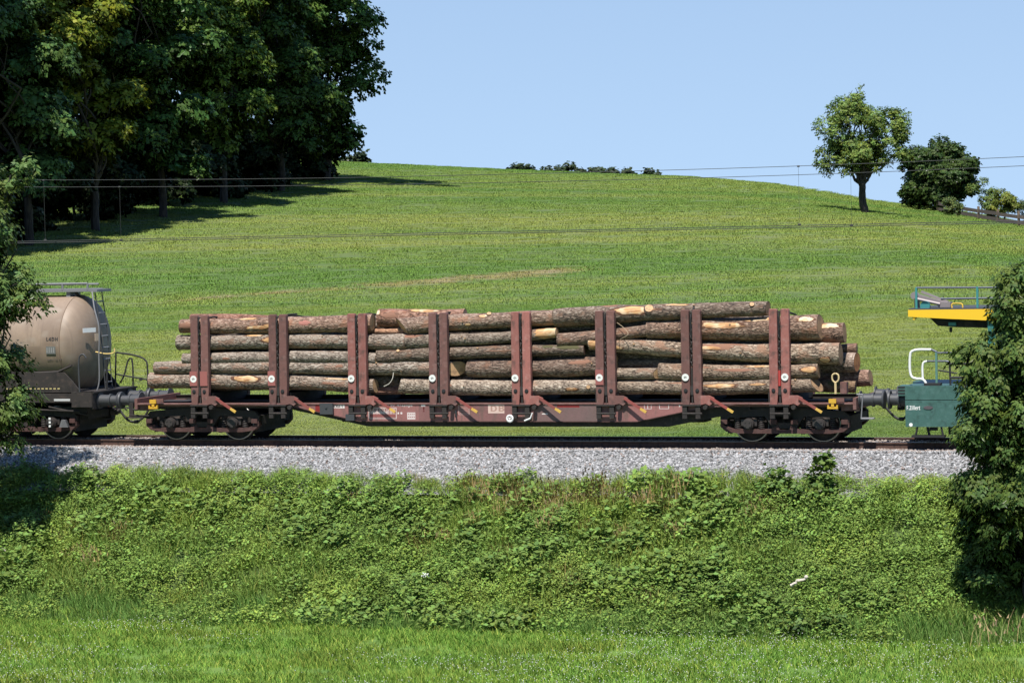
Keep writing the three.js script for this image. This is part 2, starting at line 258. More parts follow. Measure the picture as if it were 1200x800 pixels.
// one leaf: a folded rhombus, two triangles either side of the midrib
function leaf(t, p, d, side, len, wid, col, fold = 0.25) {
  const nrm = d.clone().cross(side).normalize(), b = p, tip = p.clone().addScaledVector(d, len).addScaledVector(V3(0, -1, 0), len * 0.18), m = p.clone().addScaledVector(d, len * 0.45);
  const l = m.clone().addScaledVector(side, wid).addScaledVector(nrm, wid * fold), q = m.clone().addScaledVector(side, -wid).addScaledVector(nrm, wid * fold);
  const A = b.toArray(), T = tip.toArray(), n1 = l.clone().sub(b).cross(tip.clone().sub(b)).normalize(), n2 = tip.clone().sub(b).cross(q.clone().sub(b)).normalize();
  if (n1.y < 0) n1.negate(); if (n2.y < 0) n2.negate();
  t.tri(A, l.toArray(), T, n1.toArray(), col); t.tri(A, T, q.toArray(), n2.toArray(), col);
}
function weedPatch(seed, n, R, H, l0, l1, asp, upright) {
  const r = rngOf(seed), t = triList();
  for (let i = 0; i < n; i++) {
    const a = r() * 6.283, q = Math.sqrt(r()), h = H * (0.15 + 0.85 * r()) * (1 - 0.45 * q * q), p = V3(Math.cos(a) * q * R, h, Math.sin(a) * q * R), b = r() * 6.283;
    const d = V3(Math.cos(b), lerp(-0.15, 0.9, r()) * upright + 0.05, Math.sin(b)).normalize(), side = d.clone().cross(V3(0, 1, 0)).normalize().applyAxisAngle(d, (r() - 0.5) * 1.1);
    const len = lerp(l0, l1, r()), k = 0.65 + 0.7 * r(), y = r();
    const st = t.n.length; leaf(t, p, d, side, len, len * asp, [k * (0.88 + 0.3 * y), k, k * (0.85 + 0.25 * (1 - y))]);
    const ox = Math.cos(a) * q * 0.5, oz = Math.sin(a) * q * 0.5; for (let m = st; m < t.n.length; m += 3) { const nx = t.n[m] * 0.65 + ox * 0.5, ny = t.n[m + 1] * 0.65 + 0.4, nz = t.n[m + 2] * 0.65 + oz * 0.5 + 0.12, L = Math.hypot(nx, ny, nz) || 1; t.n[m] = nx / L; t.n[m + 1] = ny / L; t.n[m + 2] = nz / L; }
  }
  return t.geo();
}
const leafMat = (c, tr = 0.3, rough = 0.65) => new THREE.MeshPhysicalMaterial({ color: rgb(...c), roughness: rough, transmission: tr, thickness: 0, vertexColors: true, side: THREE.DoubleSide, specularIntensity: 0.3 });
{
  const g = group('embankment_weeds', 'dense green weeds and brambles covering the embankment below the ballast', 'weeds', [0, 0, 0], null, 'stuff');
  const r = rngOf(21), kinds = [[], [], [], [], [], []];
  const ed = (x) => 2.78 + 0.5 * (fbm(x * 0.55, 3, 3) - 0.5) + 0.3 * (fbm(x * 2.2, 9, 2) - 0.5);
  for (let i = 0; i < 9800; i++) {
    const x = -19 + 41 * r(), z = 2.35 + 5.1 * r(); if (z < ed(x) - 0.1) continue;
    const zone = fbm(x * 0.35 + 11, z * 0.55, 3), fine = fbm(x * 1.3, z * 1.5 + 5, 3), edge = 1 - smooth(0, 0.5, z - ed(x)), foot = smooth(6.0, 7.1, z + 0.6 * (fine - 0.5));
    const brown = 0.16 * (Math.exp(-(((x - 1.8) / 3.2) ** 2) - (((z - 3.6) / 0.8) ** 2)) * 1.3 + 0.35 * Math.exp(-(((x - 7.6) / 2) ** 2) - (((z - 3.8) / 0.8) ** 2)) + 0.5 * Math.exp(-(((x - 4.7) / 1.2) ** 2) - (((z - 5.9) / 0.6) ** 2)) + 0.4 * Math.exp(-(((x + 9.5) / 1.3) ** 2) - (((z - 4.6) / 0.8) ** 2)));
    const k = 0.86 + 0.5 * fine, yel = smooth(0.45, 0.7, fbm(x * 0.5 + 40, z * 0.8 + 2, 3));
    let kind; const q = r(), grassy = smooth(0.5, 0.66, fbm(x * 0.28 + 70, z * 0.5 + 9, 3));
    if (q < brown * 0.75) kind = 3; else if (q < 0.14 + 0.45 * edge + 0.5 * foot + 0.5 * grassy) kind = 2; else if (zone > 0.56 && q > 0.86) kind = 4; else kind = q > 0.58 ? 0 : q > 0.3 ? 1 : 5;
    let c = kind === 3 ? [1.05, 0.95, 1.0] : mix3([0.92, 0.98, 0.85], [1.22, 1.16, 0.95], yel * (kind === 4 ? 0.2 : 0.8));
    if (kind === 2 && foot > 0.5) c = [0.75, 0.95, 0.9];
    const s = (0.7 + 0.65 * r()) * (kind === 2 ? 0.95 : 1) * (1 - 0.35 * edge);
    kinds[kind].push([x, Math.max(groundY(x, z), z > 3.3 ? -9 : lerp(-0.52, -1.13, (z - 2.3) / 1.1)) - 0.02, z, (r() - 0.5) * 0.3 + 0.25, r() * 6.283, (r() - 0.5) * 0.3, s, s * (0.75 + 0.5 * fine), s, c[0] * k, c[1] * k, c[2] * k]);
  }
  const geos = [weedPatch(1, 80, 0.27, 0.36, 0.04, 0.085, 0.31, 1.0), weedPatch(2, 105, 0.25, 0.32, 0.03, 0.062, 0.32, 1.1), grassPatch(3, 110, 0.45, 0.12, 0.42, 0.012, 0.55), grassPatch(4, 95, 0.45, 0.2, 0.55, 0.009, 0.45, 0.5), weedPatch(5, 60, 0.3, 0.42, 0.09, 0.17, 0.33, 0.7), weedPatch(6, 110, 0.22, 0.52, 0.05, 0.10, 0.17, 1.3)];
  const cols = [[0.175, 0.265, 0.058], [0.16, 0.25, 0.055], [0.165, 0.24, 0.06], [0.20, 0.215, 0.072], [0.145, 0.225, 0.055], [0.185, 0.275, 0.068]];
  kinds.forEach((l, i) => scatter(['bramble', 'nettle', 'tall_grass', 'seeding_grass', 'dock_leaves', 'willowherb'][i], geos[i], leafMat(cols[i], 0.28), l, g));
}
{
  const g = group('meadow_grass', 'lush bright grass in the meadow at the front', 'grass', [0, 0, 0], null, 'stuff');
  const r = rngOf(22), a = [], b = [];
  for (let i = 0; i < 3600; i++) {
    const x = -18 + 42 * r(), z = 6.75 + 13.5 * r(), f = fbm(x * 0.4, z * 0.6, 3), y = fbm(x * 0.9 + 8, z * 1.3, 3), k = 0.75 + 0.55 * y, s = 0.75 + 0.55 * r();
    (r() < 0.55 ? a : b).push([x, groundY(x, z) - 0.01, z, 0, r() * 6.283, 0, s, s * (0.7 + 0.6 * f), s, k * lerp(0.85, 1.25, f), k, k * 0.95]);
  }
  scatter('grass', grassPatch(11, 240, 0.8, 0.07, 0.25, 0.011, 0.9), leafMat([0.185, 0.32, 0.055], 0.3), a, g);
  scatter('grass', grassPatch(12, 150, 0.7, 0.05, 0.2, 0.014, 0.9), leafMat([0.165, 0.295, 0.05], 0.3), b, g);
  const fl = group('clover_flowers', 'tiny white clover heads dotted in drifts over the front meadow', 'clover flowers', [0, 0, 0], null, 'stuff'), l = [];
  for (let i = 0; i < 16000; i++) { const x = -18 + 42 * r(), z = 7.6 + 12 * r(), d = fbm(x * 0.32 + 4, z * 0.7, 3) + 0.10 * smooth(9, 12, z); if (d < 0.505 + 0.12 * r()) continue; const s = 0.006 + 0.006 * r(); l.push([x, groundY(x, z) + 0.13 + 0.12 * r(), z, r(), r(), r(), s, s, s, 1, 1, 0.95 + 0.1 * r()]); }
  scatter('clover_flower', plain(new THREE.IcosahedronGeometry(1, 0)), std([0.6, 0.61, 0.54], 0.9), l, fl);
}
{
  const g = group('hill_grass', 'short mown grass and stubble over the hill behind the train', 'grass', [0, 0, 0], null, 'stuff');
  const r = rngOf(23), l = [[], [], []];
  const put = (u, v, s) => {
    const x = CAM.x + FX * u - FZ * v, z = CAM.z + FZ * u + FX * v; if (z > -4) return;
    const [dry, hay] = hillTone(x, z), k = 0.97 + 0.07 * r(), c = hay > 0.15 && r() < hay * 1.15 ? [1.5, 0.97, 1.75] : mix3([0.70, 0.88, 0.78], [1.40, 1.14, 1.28], dry);
    l[Math.floor(r() * 3)].push([x, groundY(x, z), z, 0, r() * 6.283, 0, s, s * (0.7 + 0.5 * r()), s, c[0] * k, c[1] * k, c[2] * k]);
  };
  for (let i = 0; i < 30000; i++) { const u = Math.sqrt(lerp(80 * 80, 150 * 150, r())); put(u, (r() - 0.5) * (u * 0.53 + 5), 0.8 + 0.6 * r()); }
  for (let i = 0; i < 30000; i++) { const u = Math.sqrt(lerp(150 * 150, 298 * 298, r())); put(u, (r() - 0.5) * (u * 0.5 + 4), 1.3 + 0.9 * r()); }
  for (let i = 0; i < 3; i++) scatter('stubble', grassPatch(41 + i, 250, 1.1, 0.006, 0.024, 0.012, 1.1, 0, true), leafMat([0.180, 0.264, 0.055], 0.2, 0.9), l[i], g);
}

// ---------------------------------------------------------------- trees and shrubs
function randDir(r) { const y = 2 * r() - 1, a = r() * 6.283, q = Math.sqrt(1 - y * y); return V3(q * Math.cos(a), y, q * Math.sin(a)); }
// big ellipsoids [x, y, z, rx, ry, rz] broken up into lumps of foliage
function lumps(blobs, per, r, lo = 0.26, hi = 0.46) {
  const o = [];
  for (const b of blobs) {
    const n = Math.max(3, Math.round(per * (b[6] || 1)));
    for (let i = 0; i < n; i++) { const d = randDir(r), q = 0.45 + 0.5 * r(), s = lerp(lo, hi, r()) * Math.min(b[3], b[4], b[5]) * 1.15; o.push([b[0] + d.x * b[3] * q, b[1] + d.y * b[4] * q, b[2] + d.z * b[5] * q, s, s * 0.85, s, V3(b[0], b[1], b[2])]); }
  }
  return o;
}
function foliage(list, n, r, o) {                       // o: leaf length, width ratio, leaves per spray, spray size, droop
  const t = triList(), vol = list.map((b) => b[3] * b[3]), tot = vol.reduce((a, b) => a + b, 0); let acc = 0; const cum = vol.map((v) => (acc += v / tot));
  for (let i = 0; i < n; i++) {
    const q = r(); let k = 0; while (k < cum.length - 1 && cum[k] < q) k++;
    const b = list[k], d = randDir(r); if (d.y < -0.3 && r() < 0.55) d.y *= -1;
    const s = 0.55 + 0.5 * Math.sqrt(r()), c = V3(b[0] + d.x * b[3] * s, b[1] + d.y * b[4] * s, b[2] + d.z * b[5] * s);
    if (o.floor && c.y < o.floor(c)) continue;
    const out = d.clone().multiplyScalar(0.7).add(c.clone().sub(b[6]).normalize().multiplyScalar(0.5)).normalize(), axis2 = out.clone().addScaledVector(randDir(r), 0.7).addScaledVector(V3(0, -1, 0), o.droop || 0.2).normalize();
    const tone = 0.7 + 0.6 * r(), hue = r();
    const sideBase = axis2.clone().cross(V3(0, 1, 0.01)).normalize();
    for (let j = 0; j < o.per; j++) {
      const f = (j + 0.5) / o.per, sgn = j % 2 ? 1 : -1, p = c.clone().addScaledVector(axis2, (f - 0.5) * o.spray).addScaledVector(randDir(r), o.spray * 0.12);
      const ld = axis2.clone().multiplyScalar(0.5).addScaledVector(sideBase, sgn * 0.8).addScaledVector(randDir(r), 0.35).addScaledVector(V3(0, -1, 0), (o.droop || 0.2) * 0.8).normalize();
      const sd = ld.clone().cross(out).normalize(); if (!(sd.lengthSq() > 0.1)) continue;
      const L = o.len * (0.7 + 0.6 * r()), kk = tone * (0.85 + 0.3 * r());
      const st = t.n.length; leaf(t, p, ld, sd, L, L * o.asp, [kk * (0.86 + 0.38 * hue), kk, kk * (0.9 - 0.3 * hue)]);
      for (let m = st; m < t.n.length; m += 3) { const a = t.n[m] * 0.62 + out.x * 0.5, bb = t.n[m + 1] * 0.62 + out.y * 0.5, cc = t.n[m + 2] * 0.62 + out.z * 0.5, Ln = Math.hypot(a, bb, cc) || 1; t.n[m] = a / Ln; t.n[m + 1] = bb / Ln; t.n[m + 2] = cc / Ln; }
    }
  }
  return t.geo();
}
const barkTex = dataTex(256, 256, (u, v) => { const a = fbm(u * 24, v * 5, 4, 24, 5); return mix3([0.016, 0.013, 0.011], [0.062, 0.05, 0.04], smooth(0.3, 0.7, a)); });
const treeBark = std([1, 1, 1], 0.95, 0, { map: barkTex, bumpMap: barkTex, bumpScale: 0.03 });
function limb(a, b, r0, r1, r, wob = 0.12, seg = 8) {    // tapered, slightly crooked limb
  const n = 7, A = V3(...a), B = V3(...b), L = A.distanceTo(B), pts = [];
  for (let i = 0; i <= n; i++) { const f = i / n, p = A.clone().lerp(B, f); if (i && i < n) p.add(randDir(r).multiplyScalar(L * wob * 0.4)); p.y += Math.sin(f * Math.PI) * L * 0.05; pts.push(p); }
  const c = new THREE.CatmullRomCurve3(pts), g = new THREE.TubeGeometry(c, n * 2, 1, seg, false), P = g.attributes.position, N = n * 2;
  for (let i = 0; i <= N; i++) { const q = c.getPointAt(i / N), rr = lerp(r0, r1, i / N) * (i === 0 ? 1.25 : 1); for (let j = 0; j <= seg; j++) { const k = i * (seg + 1) + j, w = rr * (0.9 + 0.2 * hash(i, j % seg)); P.setXYZ(k, q.x + (P.getX(k) - q.x) * w, q.y + (P.getY(k) - q.y) * w, q.z + (P.getZ(k) - q.z) * w); } }
  const uv = g.attributes.uv; for (let i = 0; i < uv.count; i++) uv.setXY(i, uv.getY(i) * Math.max(1, Math.round(r0 * 6)), uv.getX(i) * L * 0.5);
  g.computeVertexNormals(); return plain(g);
}
// blobs are in the tree's own axes; trunk from the ground to the height th, radius tr
function tree(name, pos, label, category, o) {
  const r = rngOf(o.seed), g = group(name, label, category, pos, o.group), ls = lumps(o.blobs, o.per || 9, r, o.lo, o.hi);
  const top = o.lean ? [o.lean[0], o.th, o.lean[1]] : [0, o.th, 0];
  part('trunk', limb([0, -0.4, 0], top, o.tr, o.tr * 0.6, r, 0.05, 10), treeBark, g);
  const limbs = []; for (const b of o.blobs) for (let i = 0; i < (o.limbs || 2); i++) { const d = randDir(r); limbs.push(limb([top[0] * 0.9, o.th * (0.6 + 0.38 * r()), top[2] * 0.9], [b[0] + d.x * b[3] * 0.7, b[1] + Math.abs(d.y) * b[4] * 0.6, b[2] + d.z * b[5] * 0.7], o.tr * 0.32, o.tr * 0.05, r, 0.2, 6)); }
  const br = part('limbs', limbs, treeBark, g); br.name = 'branches'; br.userData.kind = 'stuff';
  part('crown', foliage(ls, o.n, r, o.leaf), leafMat(o.color, o.tr2 ?? 0.3, 0.55), g);
  return g;
}
const onHill = (x, z) => [x, groundY(x, z) - 0.1, z];
// point on a level plane seen from the standing point of the photograph is worked out beforehand; positions below are metres
tree('pear_tree', onHill(-26.77, -166.6), 'lone leafy fruit tree with a bare trunk on the hill against the sky', 'tree', {
  seed: 101, th: 3.6, tr: 0.36, lean: [-0.25, 0], limbs: 3, per: 13, lo: 0.28, hi: 0.55, n: 5200, color: [0.165, 0.25, 0.07], leaf: { len: 0.17, asp: 0.36, per: 6, spray: 0.42, droop: 0.2 },
  blobs: [[-1.7, 6.0, 0, 2.2, 1.9, 2.0], [-1.2, 8.3, 0.3, 1.5, 1.5, 1.6], [-0.5, 9.6, 0, 0.7, 1.1, 0.7, 0.5], [1.5, 7.6, 0, 1.9, 1.5, 1.9], [1.6, 5.6, -0.3, 1.9, 1.4, 1.9], [0.1, 5.0, 0.8, 1.6, 1.2, 1.5], [3.1, 4.6, 0.2, 0.9, 0.9, 0.9, 0.6], [-2.7, 4.2, 0.2, 1.1, 1.0, 1.0, 0.6], [-1.4, 4.0, 0.4, 1.2, 0.9, 1.1, 0.6], [1.2, 3.9, 0.3, 0.9, 0.8, 0.9, 0.5], [2.4, 6.6, 0, 1.3, 1.2, 1.3, 0.7]] });
tree('round_tree', onHill(-27.3, -200.5), 'dense dark green rounded tree beside the fence on the skyline', 'tree', {
  seed: 102, th: 2.2, tr: 0.25, limbs: 2, per: 30, lo: 0.26, hi: 0.38, n: 14000, color: [0.045, 0.085, 0.022], tr2: 0.2, leaf: { len: 0.22, asp: 0.46, per: 6, spray: 0.42, droop: 0.1 },
  blobs: [[0, 3.2, 0, 3.3, 2.9, 3.2, 1.4], [-0.4, 4.4, 0, 2.6, 2.3, 2.6], [1.5, 4.2, 0, 1.9, 1.9, 2.0], [-1.7, 1.9, 0, 1.6, 1.6, 1.9, 0.8], [1.3, 2.0, 0, 1.8, 1.5, 1.8, 0.8], [0, 3, 0, 2.2, 2.2, 2.2]] });
tree('small_tree', onHill(-18.6, -185.6), 'small yellow-green tree behind the fence right of the dark rounded tree', 'tree', {
  seed: 103, th: 1.3, tr: 0.1, per: 8, n: 900, color: [0.19, 0.235, 0.05], leaf: { len: 0.14, asp: 0.4, per: 6, spray: 0.34, droop: 0.1 },
  blobs: [[0, 2.2, 0, 1.25, 1.0, 1.2], [-0.4, 1.4, 0, 0.9, 0.6, 0.9], [0.6, 1.6, 0, 0.8, 0.7, 0.9]] });
const shrub = (name, pos, label, seed, blobs, n, color, leafO, extra = {}) => tree(name, pos, label, 'shrub', { seed, th: blobs[0][1] * 0.8, tr: 0.06, limbs: 2, per: 8, n, color, leaf: leafO, blobs, ...extra });
const L1 = { len: 0.14, asp: 0.36, per: 6, spray: 0.36, droop: 0.1 };
shrub('garden_shrub', onHill(-22.6, -197), 'grey-green shrub leaning out from the right edge of the dark rounded tree', 104, [[0, 2.0, 0, 1.3, 1.7, 1.2], [0.7, 1.1, 0, 1.0, 1.0, 1]], 1000, [0.145, 0.215, 0.064], L1);
shrub('garden_shrub', onHill(-17.2, -192), 'bluish shrub at the right behind the small yellow-green tree', 105, [[0, 1.7, 0, 1.5, 1.2, 1.2], [1.3, 1.1, 0, 1.1, 0.9, 1]], 900, [0.075, 0.115, 0.06], L1);
shrub('garden_shrub', onHill(-13.4, -186.5), 'low light green shrub behind the fence at the right edge of the photo', 106, [[0, 1.0, 0, 1.3, 0.9, 1.1], [1.6, 0.9, 0, 1.2, 0.8, 1]], 700, [0.12, 0.18, 0.05], L1);
shrub('garden_shrub', onHill(-23.9, -188.5), 'pale low plant against the fence under the dark rounded tree', 107, [[0, 0.9, 0, 0.9, 0.8, 0.8], [0.7, 0.7, 0, 0.7, 0.6, 0.7]], 420, [0.15, 0.21, 0.085], L1);
tree('conifer', onHill(-33.8, -219), 'tiny dark pointed tree on the skyline between the fruit tree and the rounded tree', 'tree', { seed: 108, th: 0.9, tr: 0.05, per: 5, n: 200, color: [0.03, 0.055, 0.025], leaf: L1, blobs: [[0, 0.5, 0, 0.5, 0.4, 0.5], [0, 0.9, 0, 0.3, 0.4, 0.3]] });

// the wood at the left: each tree by itself
const FL = { len: 0.32, asp: 0.4, per: 6, spray: 0.62, droop: 0.2 };
function woodTree(x, z, label, seed, blobs, n, color, th = 5, tr = 0.32, extra = {}) {
  return tree('broadleaf_tree', onHill(x, z), label, 'tree', { seed, th, tr, limbs: 2, per: 15, lo: 0.22, hi: 0.42, n, color, tr2: 0.22, leaf: { ...FL, floor: (c) => c.z > -2.2 ? (extra.low ?? 3.2) + 1.6 * (fbm(c.x * 0.5 + seed, c.z * 0.5, 2) - 0.5) : 0 }, blobs: [...blobs.map((b) => [b[0], b[1], b[2] + (b[1] - 5) * 0.4, ...b.slice(3)]), [-0.4, 12.5, 7.8, 4.4, 3.4, 4.2, 0.8], [0.8, 17.5, 10, 4.6, 3.6, 4.6, 0.7], [0.5, 20.5, 15, 5.0, 3, 4.8, 0.7]], group: 'trees of the wood on the hill', ...extra });  // last three blobs: canopy added to throw shade, the highest out of view
}
woodTree(-74.6, -168.5, 'dark tree at the right end of the wood with a branch reaching over the meadow', 201, [[0.6, 9, 0, 4.4, 4.2, 4], [2.0, 13.5, 0, 4.6, 4.2, 4.5], [4.6, 11.4, 0.5, 2.1, 1.4, 1.8, 0.7], [0, 18, 0, 5, 4, 5], [-2, 4.6, 0, 3.5, 3, 3.5], [1.6, 3.8, 0.5, 2.0, 2.2, 2, 0.7], [6, 20.5, 1, 4.6, 3.2, 4.6, 0.8], [9, 24.5, 2, 4.4, 3, 4.8, 0.8]], 12825, [0.076, 0.147, 0.037], 7, 0.4, { low: 1.1 });  // two highest blobs: unseen canopy added to throw shade to the right
woodTree(-71.9, -152, 'dark tree in the wood with low boughs, second from its right end', 202, [[0, 8.5, 0, 4.8, 4.6, 4.5], [-1.5, 13, 0, 4.5, 4, 4.5], [1, 17, 0, 4.5, 4, 4.5], [1.8, 4.9, 1, 2.6, 2.2, 2.8], [-2.4, 4.8, 1, 2.6, 2.0, 2.6]], 12150, [0.070, 0.133, 0.035], 5, 0.34, { low: 2.0 });
woodTree(-69.7, -136, 'tree with brighter yellow-green leaves in the middle of the wood', 203, [[0, 9, 0, 3.8, 4.4, 4], [0.6, 12.5, 0, 3.6, 3.6, 3.6], [0.4, 16, 0, 4, 4, 4], [-0.6, 5, 1, 3, 2.2, 3]], 10125, [0.117, 0.192, 0.037]);
woodTree(-66.6, -118.8, 'broad dark tree whose drooping boughs hang near the middle of the wood edge', 204, [[0, 7.5, 0, 4.4, 4, 4.2], [1, 12, 0, 4.5, 4, 4.5], [-1, 16, 0, 4.8, 4, 4.8], [1.4, 3.6, 1.4, 2.2, 1.5, 2]], 12150, [0.067, 0.138, 0.037]);
woodTree(-65, -105.4, 'tree with yellowish lit foliage near the left of the wood', 205, [[0, 7.5, 0, 3.0, 3.6, 3.2], [-0.6, 11.6, 0, 3.2, 3, 3.2], [0.4, 15.6, 0, 3.4, 3, 3.4], [0, 6, 0, 2.4, 2.2, 2.6]], 10125, [0.178, 0.223, 0.030]);
woodTree(-63.4, -93, 'dark grey-green tree at the left edge of the photo above the tank wagon', 206, [[-1, 7.5, 0, 3.6, 3.8, 3.6], [-0.5, 11.5, 0, 4, 3.6, 4], [-1.5, 15, 0, 4.4, 3.6, 4.4], [0.4, 4.4, 0.5, 2.2, 1.8, 2.2]], 11475, [0.076, 0.147, 0.050]);
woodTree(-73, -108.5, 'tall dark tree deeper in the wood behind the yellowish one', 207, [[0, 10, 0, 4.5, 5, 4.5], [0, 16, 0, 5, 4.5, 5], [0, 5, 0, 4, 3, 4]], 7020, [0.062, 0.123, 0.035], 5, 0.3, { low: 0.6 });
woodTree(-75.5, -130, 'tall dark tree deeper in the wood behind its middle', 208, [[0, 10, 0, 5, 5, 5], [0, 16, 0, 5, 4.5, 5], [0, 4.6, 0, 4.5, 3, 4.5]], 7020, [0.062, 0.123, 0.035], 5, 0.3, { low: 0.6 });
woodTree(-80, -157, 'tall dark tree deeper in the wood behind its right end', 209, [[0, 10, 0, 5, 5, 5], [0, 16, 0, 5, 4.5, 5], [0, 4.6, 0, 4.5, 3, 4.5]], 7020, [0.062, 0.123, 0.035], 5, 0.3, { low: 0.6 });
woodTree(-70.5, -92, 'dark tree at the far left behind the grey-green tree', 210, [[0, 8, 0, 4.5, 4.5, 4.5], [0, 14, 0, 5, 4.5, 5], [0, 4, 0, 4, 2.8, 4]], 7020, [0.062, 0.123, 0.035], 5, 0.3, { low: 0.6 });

[[-66.5, -94], [-68.5, -103.5], [-69.5, -112.5], [-70.4, -121.5], [-71.8, -131], [-73, -140.5], [-74.4, -150], [-75.8, -159.5], [-77, -168.5], [-63.8, -85.5]].forEach(([x, z], i) => tree('dark_fill_shrub', onHill(x - 0.6, z + 0.4), 'added near-black shrub filling the shaded hollow under the wood at the left', 'shrub', {
  seed: 240 + i, th: 1.6, tr: 0.12, limbs: 1, per: 11, n: 2400, color: [0.018, 0.034, 0.010], tr2: 0.15, leaf: FL, group: 'undergrowth added to darken the hollow under the wood', blobs: [[0, 1.6, 0, 4.2, 2.2, 3.4], [1.6, 3.2, -0.6, 3.0, 2.2, 2.6], [-1.8, 3.0, -0.6, 3.0, 2.2, 2.6]] }));  // shrubs added to darken the hollow; shade is put into their leaf colour

// small trees on the horizon behind the crest
{
  const r = rngOf(300), S = { len: 0.5, asp: 0.4, per: 5, spray: 0.9, droop: 0.05 };
  const FAR = [[-111.2, 2.0, 'leftmost low dark bush of the row on the skyline above the logs'], [-109.4, 2.2, 'second bush from the left in the skyline row above the logs'], [-107.3, 2.0, 'third bush from the left in the skyline row above the logs'], [-105.4, 2.3, 'fourth bush from the left in the skyline row above the logs'], [-103.0, 2.9, 'tallest rounded bush in the middle of the skyline row above the logs'], [-100.9, 2.1, 'bush just right of the tallest one in the skyline row'], [-98.5, 2.0, 'third bush from the right in the skyline row above the logs'], [-96.0, 1.5, 'second bush from the right in the skyline row above the logs'], [-93.4, 1.7, 'rightmost bush of the skyline row above the logs']];
  FAR.forEach(([x, h, label], i) => { const z = -324.5 - (x + 111.5) * 0.32, y = 12.17 - (x + 111.5) * 0.062 - 3.0; tree('horizon_tree', [x, y, z], label, 'tree', { seed: 310 + i, th: 1.6, tr: 0.15, limbs: 1, per: 6, n: 240, color: [0.04, 0.065, 0.035], leaf: S, group: 'trees on the skyline', blobs: [[0, 1.4 + h * 0.35, 0, 1.35, 0.6 + h * 0.40, 1.2], [r() - 0.5, 2.0, 0, 1.7, 1.2, 1.2]] }); });
  [[-101.2, 2.6, 'low dark tree on the skyline touching the right edge of the wood'], [-99.2, 2.2, 'low dark tree on the skyline just right of the wood'], [-97.7, 2.6, 'outermost low tree on the skyline right of the wood']].forEach(([x, h, label], i) => tree('horizon_tree', [x, 9.9, -232.5], label, 'tree', { seed: 330 + i, th: 1.6, tr: 0.12, limbs: 1, per: 6, n: 260, color: [0.035, 0.06, 0.03], leaf: S, group: 'trees on the skyline', blobs: [[0, h * 0.5, 0, 1.2, h * 0.42, 1.1], [0.4, h * 0.8, 0, 0.6, h * 0.3, 0.6]] }));
}

// ash tree at the left edge and the bushy ash at the right edge, both on the embankment in front of the train
const ASH = { len: 0.115, asp: 0.27, per: 9, spray: 0.34, droop: 0.45 };
tree('ash_tree', [-12.3, groundY(-12.3, 5.6), 5.6], 'ash tree at the left edge in front of the tank wagon', 'tree', {
  seed: 401, th: 4.6, tr: 0.14, limbs: 3, per: 12, lo: 0.26, hi: 0.48, n: 7600, color: [0.115, 0.185, 0.062], leaf: ASH,
  blobs: [[1.0, 9.75, 0.3, 1.5, 0.6, 1.0, 1.2], [1.0, 8.6, 0.3, 1.3, 0.7, 0.9, 1.2], [1.5, 6.9, 0.3, 0.8, 0.9, 0.7], [0.4, 6.4, 0.2, 1.2, 1.0, 1.0], [-0.3, 7.4, -0.4, 1.5, 1.6, 1.5], [0.3, 5.0, 0, 1.1, 1.0, 1.1], [1.15, 4.1, 0.2, 0.7, 0.7, 0.8], [0.85, 3.35, 0.2, 0.75, 0.65, 0.8], [0.0, 3.0, 0.4, 1.0, 0.8, 1.0], [-1.4, 4.2, 0.3, 1.6, 2.0, 1.6], [-1.2, 6.0, 1.2, 1.5, 1.2, 1.5], [-2.2, 2.4, 1.2, 1.4, 1.3, 1.5], [-3.0, 6.5, 2.0, 1.8, 2.0, 1.8]] });
tree('ash_bush', [14.65, groundY(14.65, 6.2), 6.2], 'tall bushy ash at the right edge hiding most of the green wagon', 'tree', {
  seed: 402, th: 4.2, tr: 0.12, limbs: 3, per: 13, lo: 0.26, hi: 0.46, n: 11500, color: [0.088, 0.145, 0.04], leaf: ASH,
  blobs: [[0.0, 6.75, 0.5, 0.8, 0.85, 0.8, 1.2], [0.2, 6.0, 0.5, 1.0, 0.8, 0.9], [-0.8, 5.55, 0.6, 0.75, 0.65, 0.7, 0.9], [0.5, 5.2, 0.6, 1.1, 1.1, 1.1], [-0.6, 4.6, 0.6, 0.85, 0.8, 0.9], [-0.85, 3.7, 0.6, 0.8, 0.8, 0.9], [0.4, 3.9, 0.7, 1.3, 1.2, 1.2], [-0.9, 2.8, 0.5, 0.85, 0.8, 0.9], [0.3, 2.6, 0.5, 1.4, 1.2, 1.3], [-0.8, 1.9, 0.1, 0.95, 0.8, 1], [0.8, 1.4, -0.4, 1.3, 1.1, 1.2], [-0.5, 0.9, -0.9, 1.2, 0.9, 1.0], [-0.6, 0.5, -0.2, 0.9, 0.6, 0.8], [2, 3.5, 0.3, 1.4, 2.4, 1.3]] });
shrub('bramble_bush', [9.15, groundY(9.15, 3.4), 3.4], 'dark leafy shrub on the embankment top with a shoot rising over the ballast', 403, [[0, 0.35, 0, 0.36, 0.4, 0.36], [0.22, 0.85, 0, 0.2, 0.45, 0.2], [-0.4, 0.3, 0, 0.3, 0.3, 0.3]], 200, [0.12, 0.20, 0.055], { len: 0.13, asp: 0.34, per: 5, spray: 0.26, droop: 0.15 }, { tr: 0.02 });
shrub('bramble_bush', [8.3, groundY(8.3, 3.3), 3.3], 'small dark shrub just left of the shoot at the embankment top', 404, [[0, 0.5, 0, 0.32, 0.42, 0.32], [-0.2, 0.3, 0, 0.3, 0.3, 0.3]], 150, [0.11, 0.19, 0.052], { len: 0.12, asp: 0.34, per: 5, spray: 0.26, droop: 0.15 }, { tr: 0.02 });
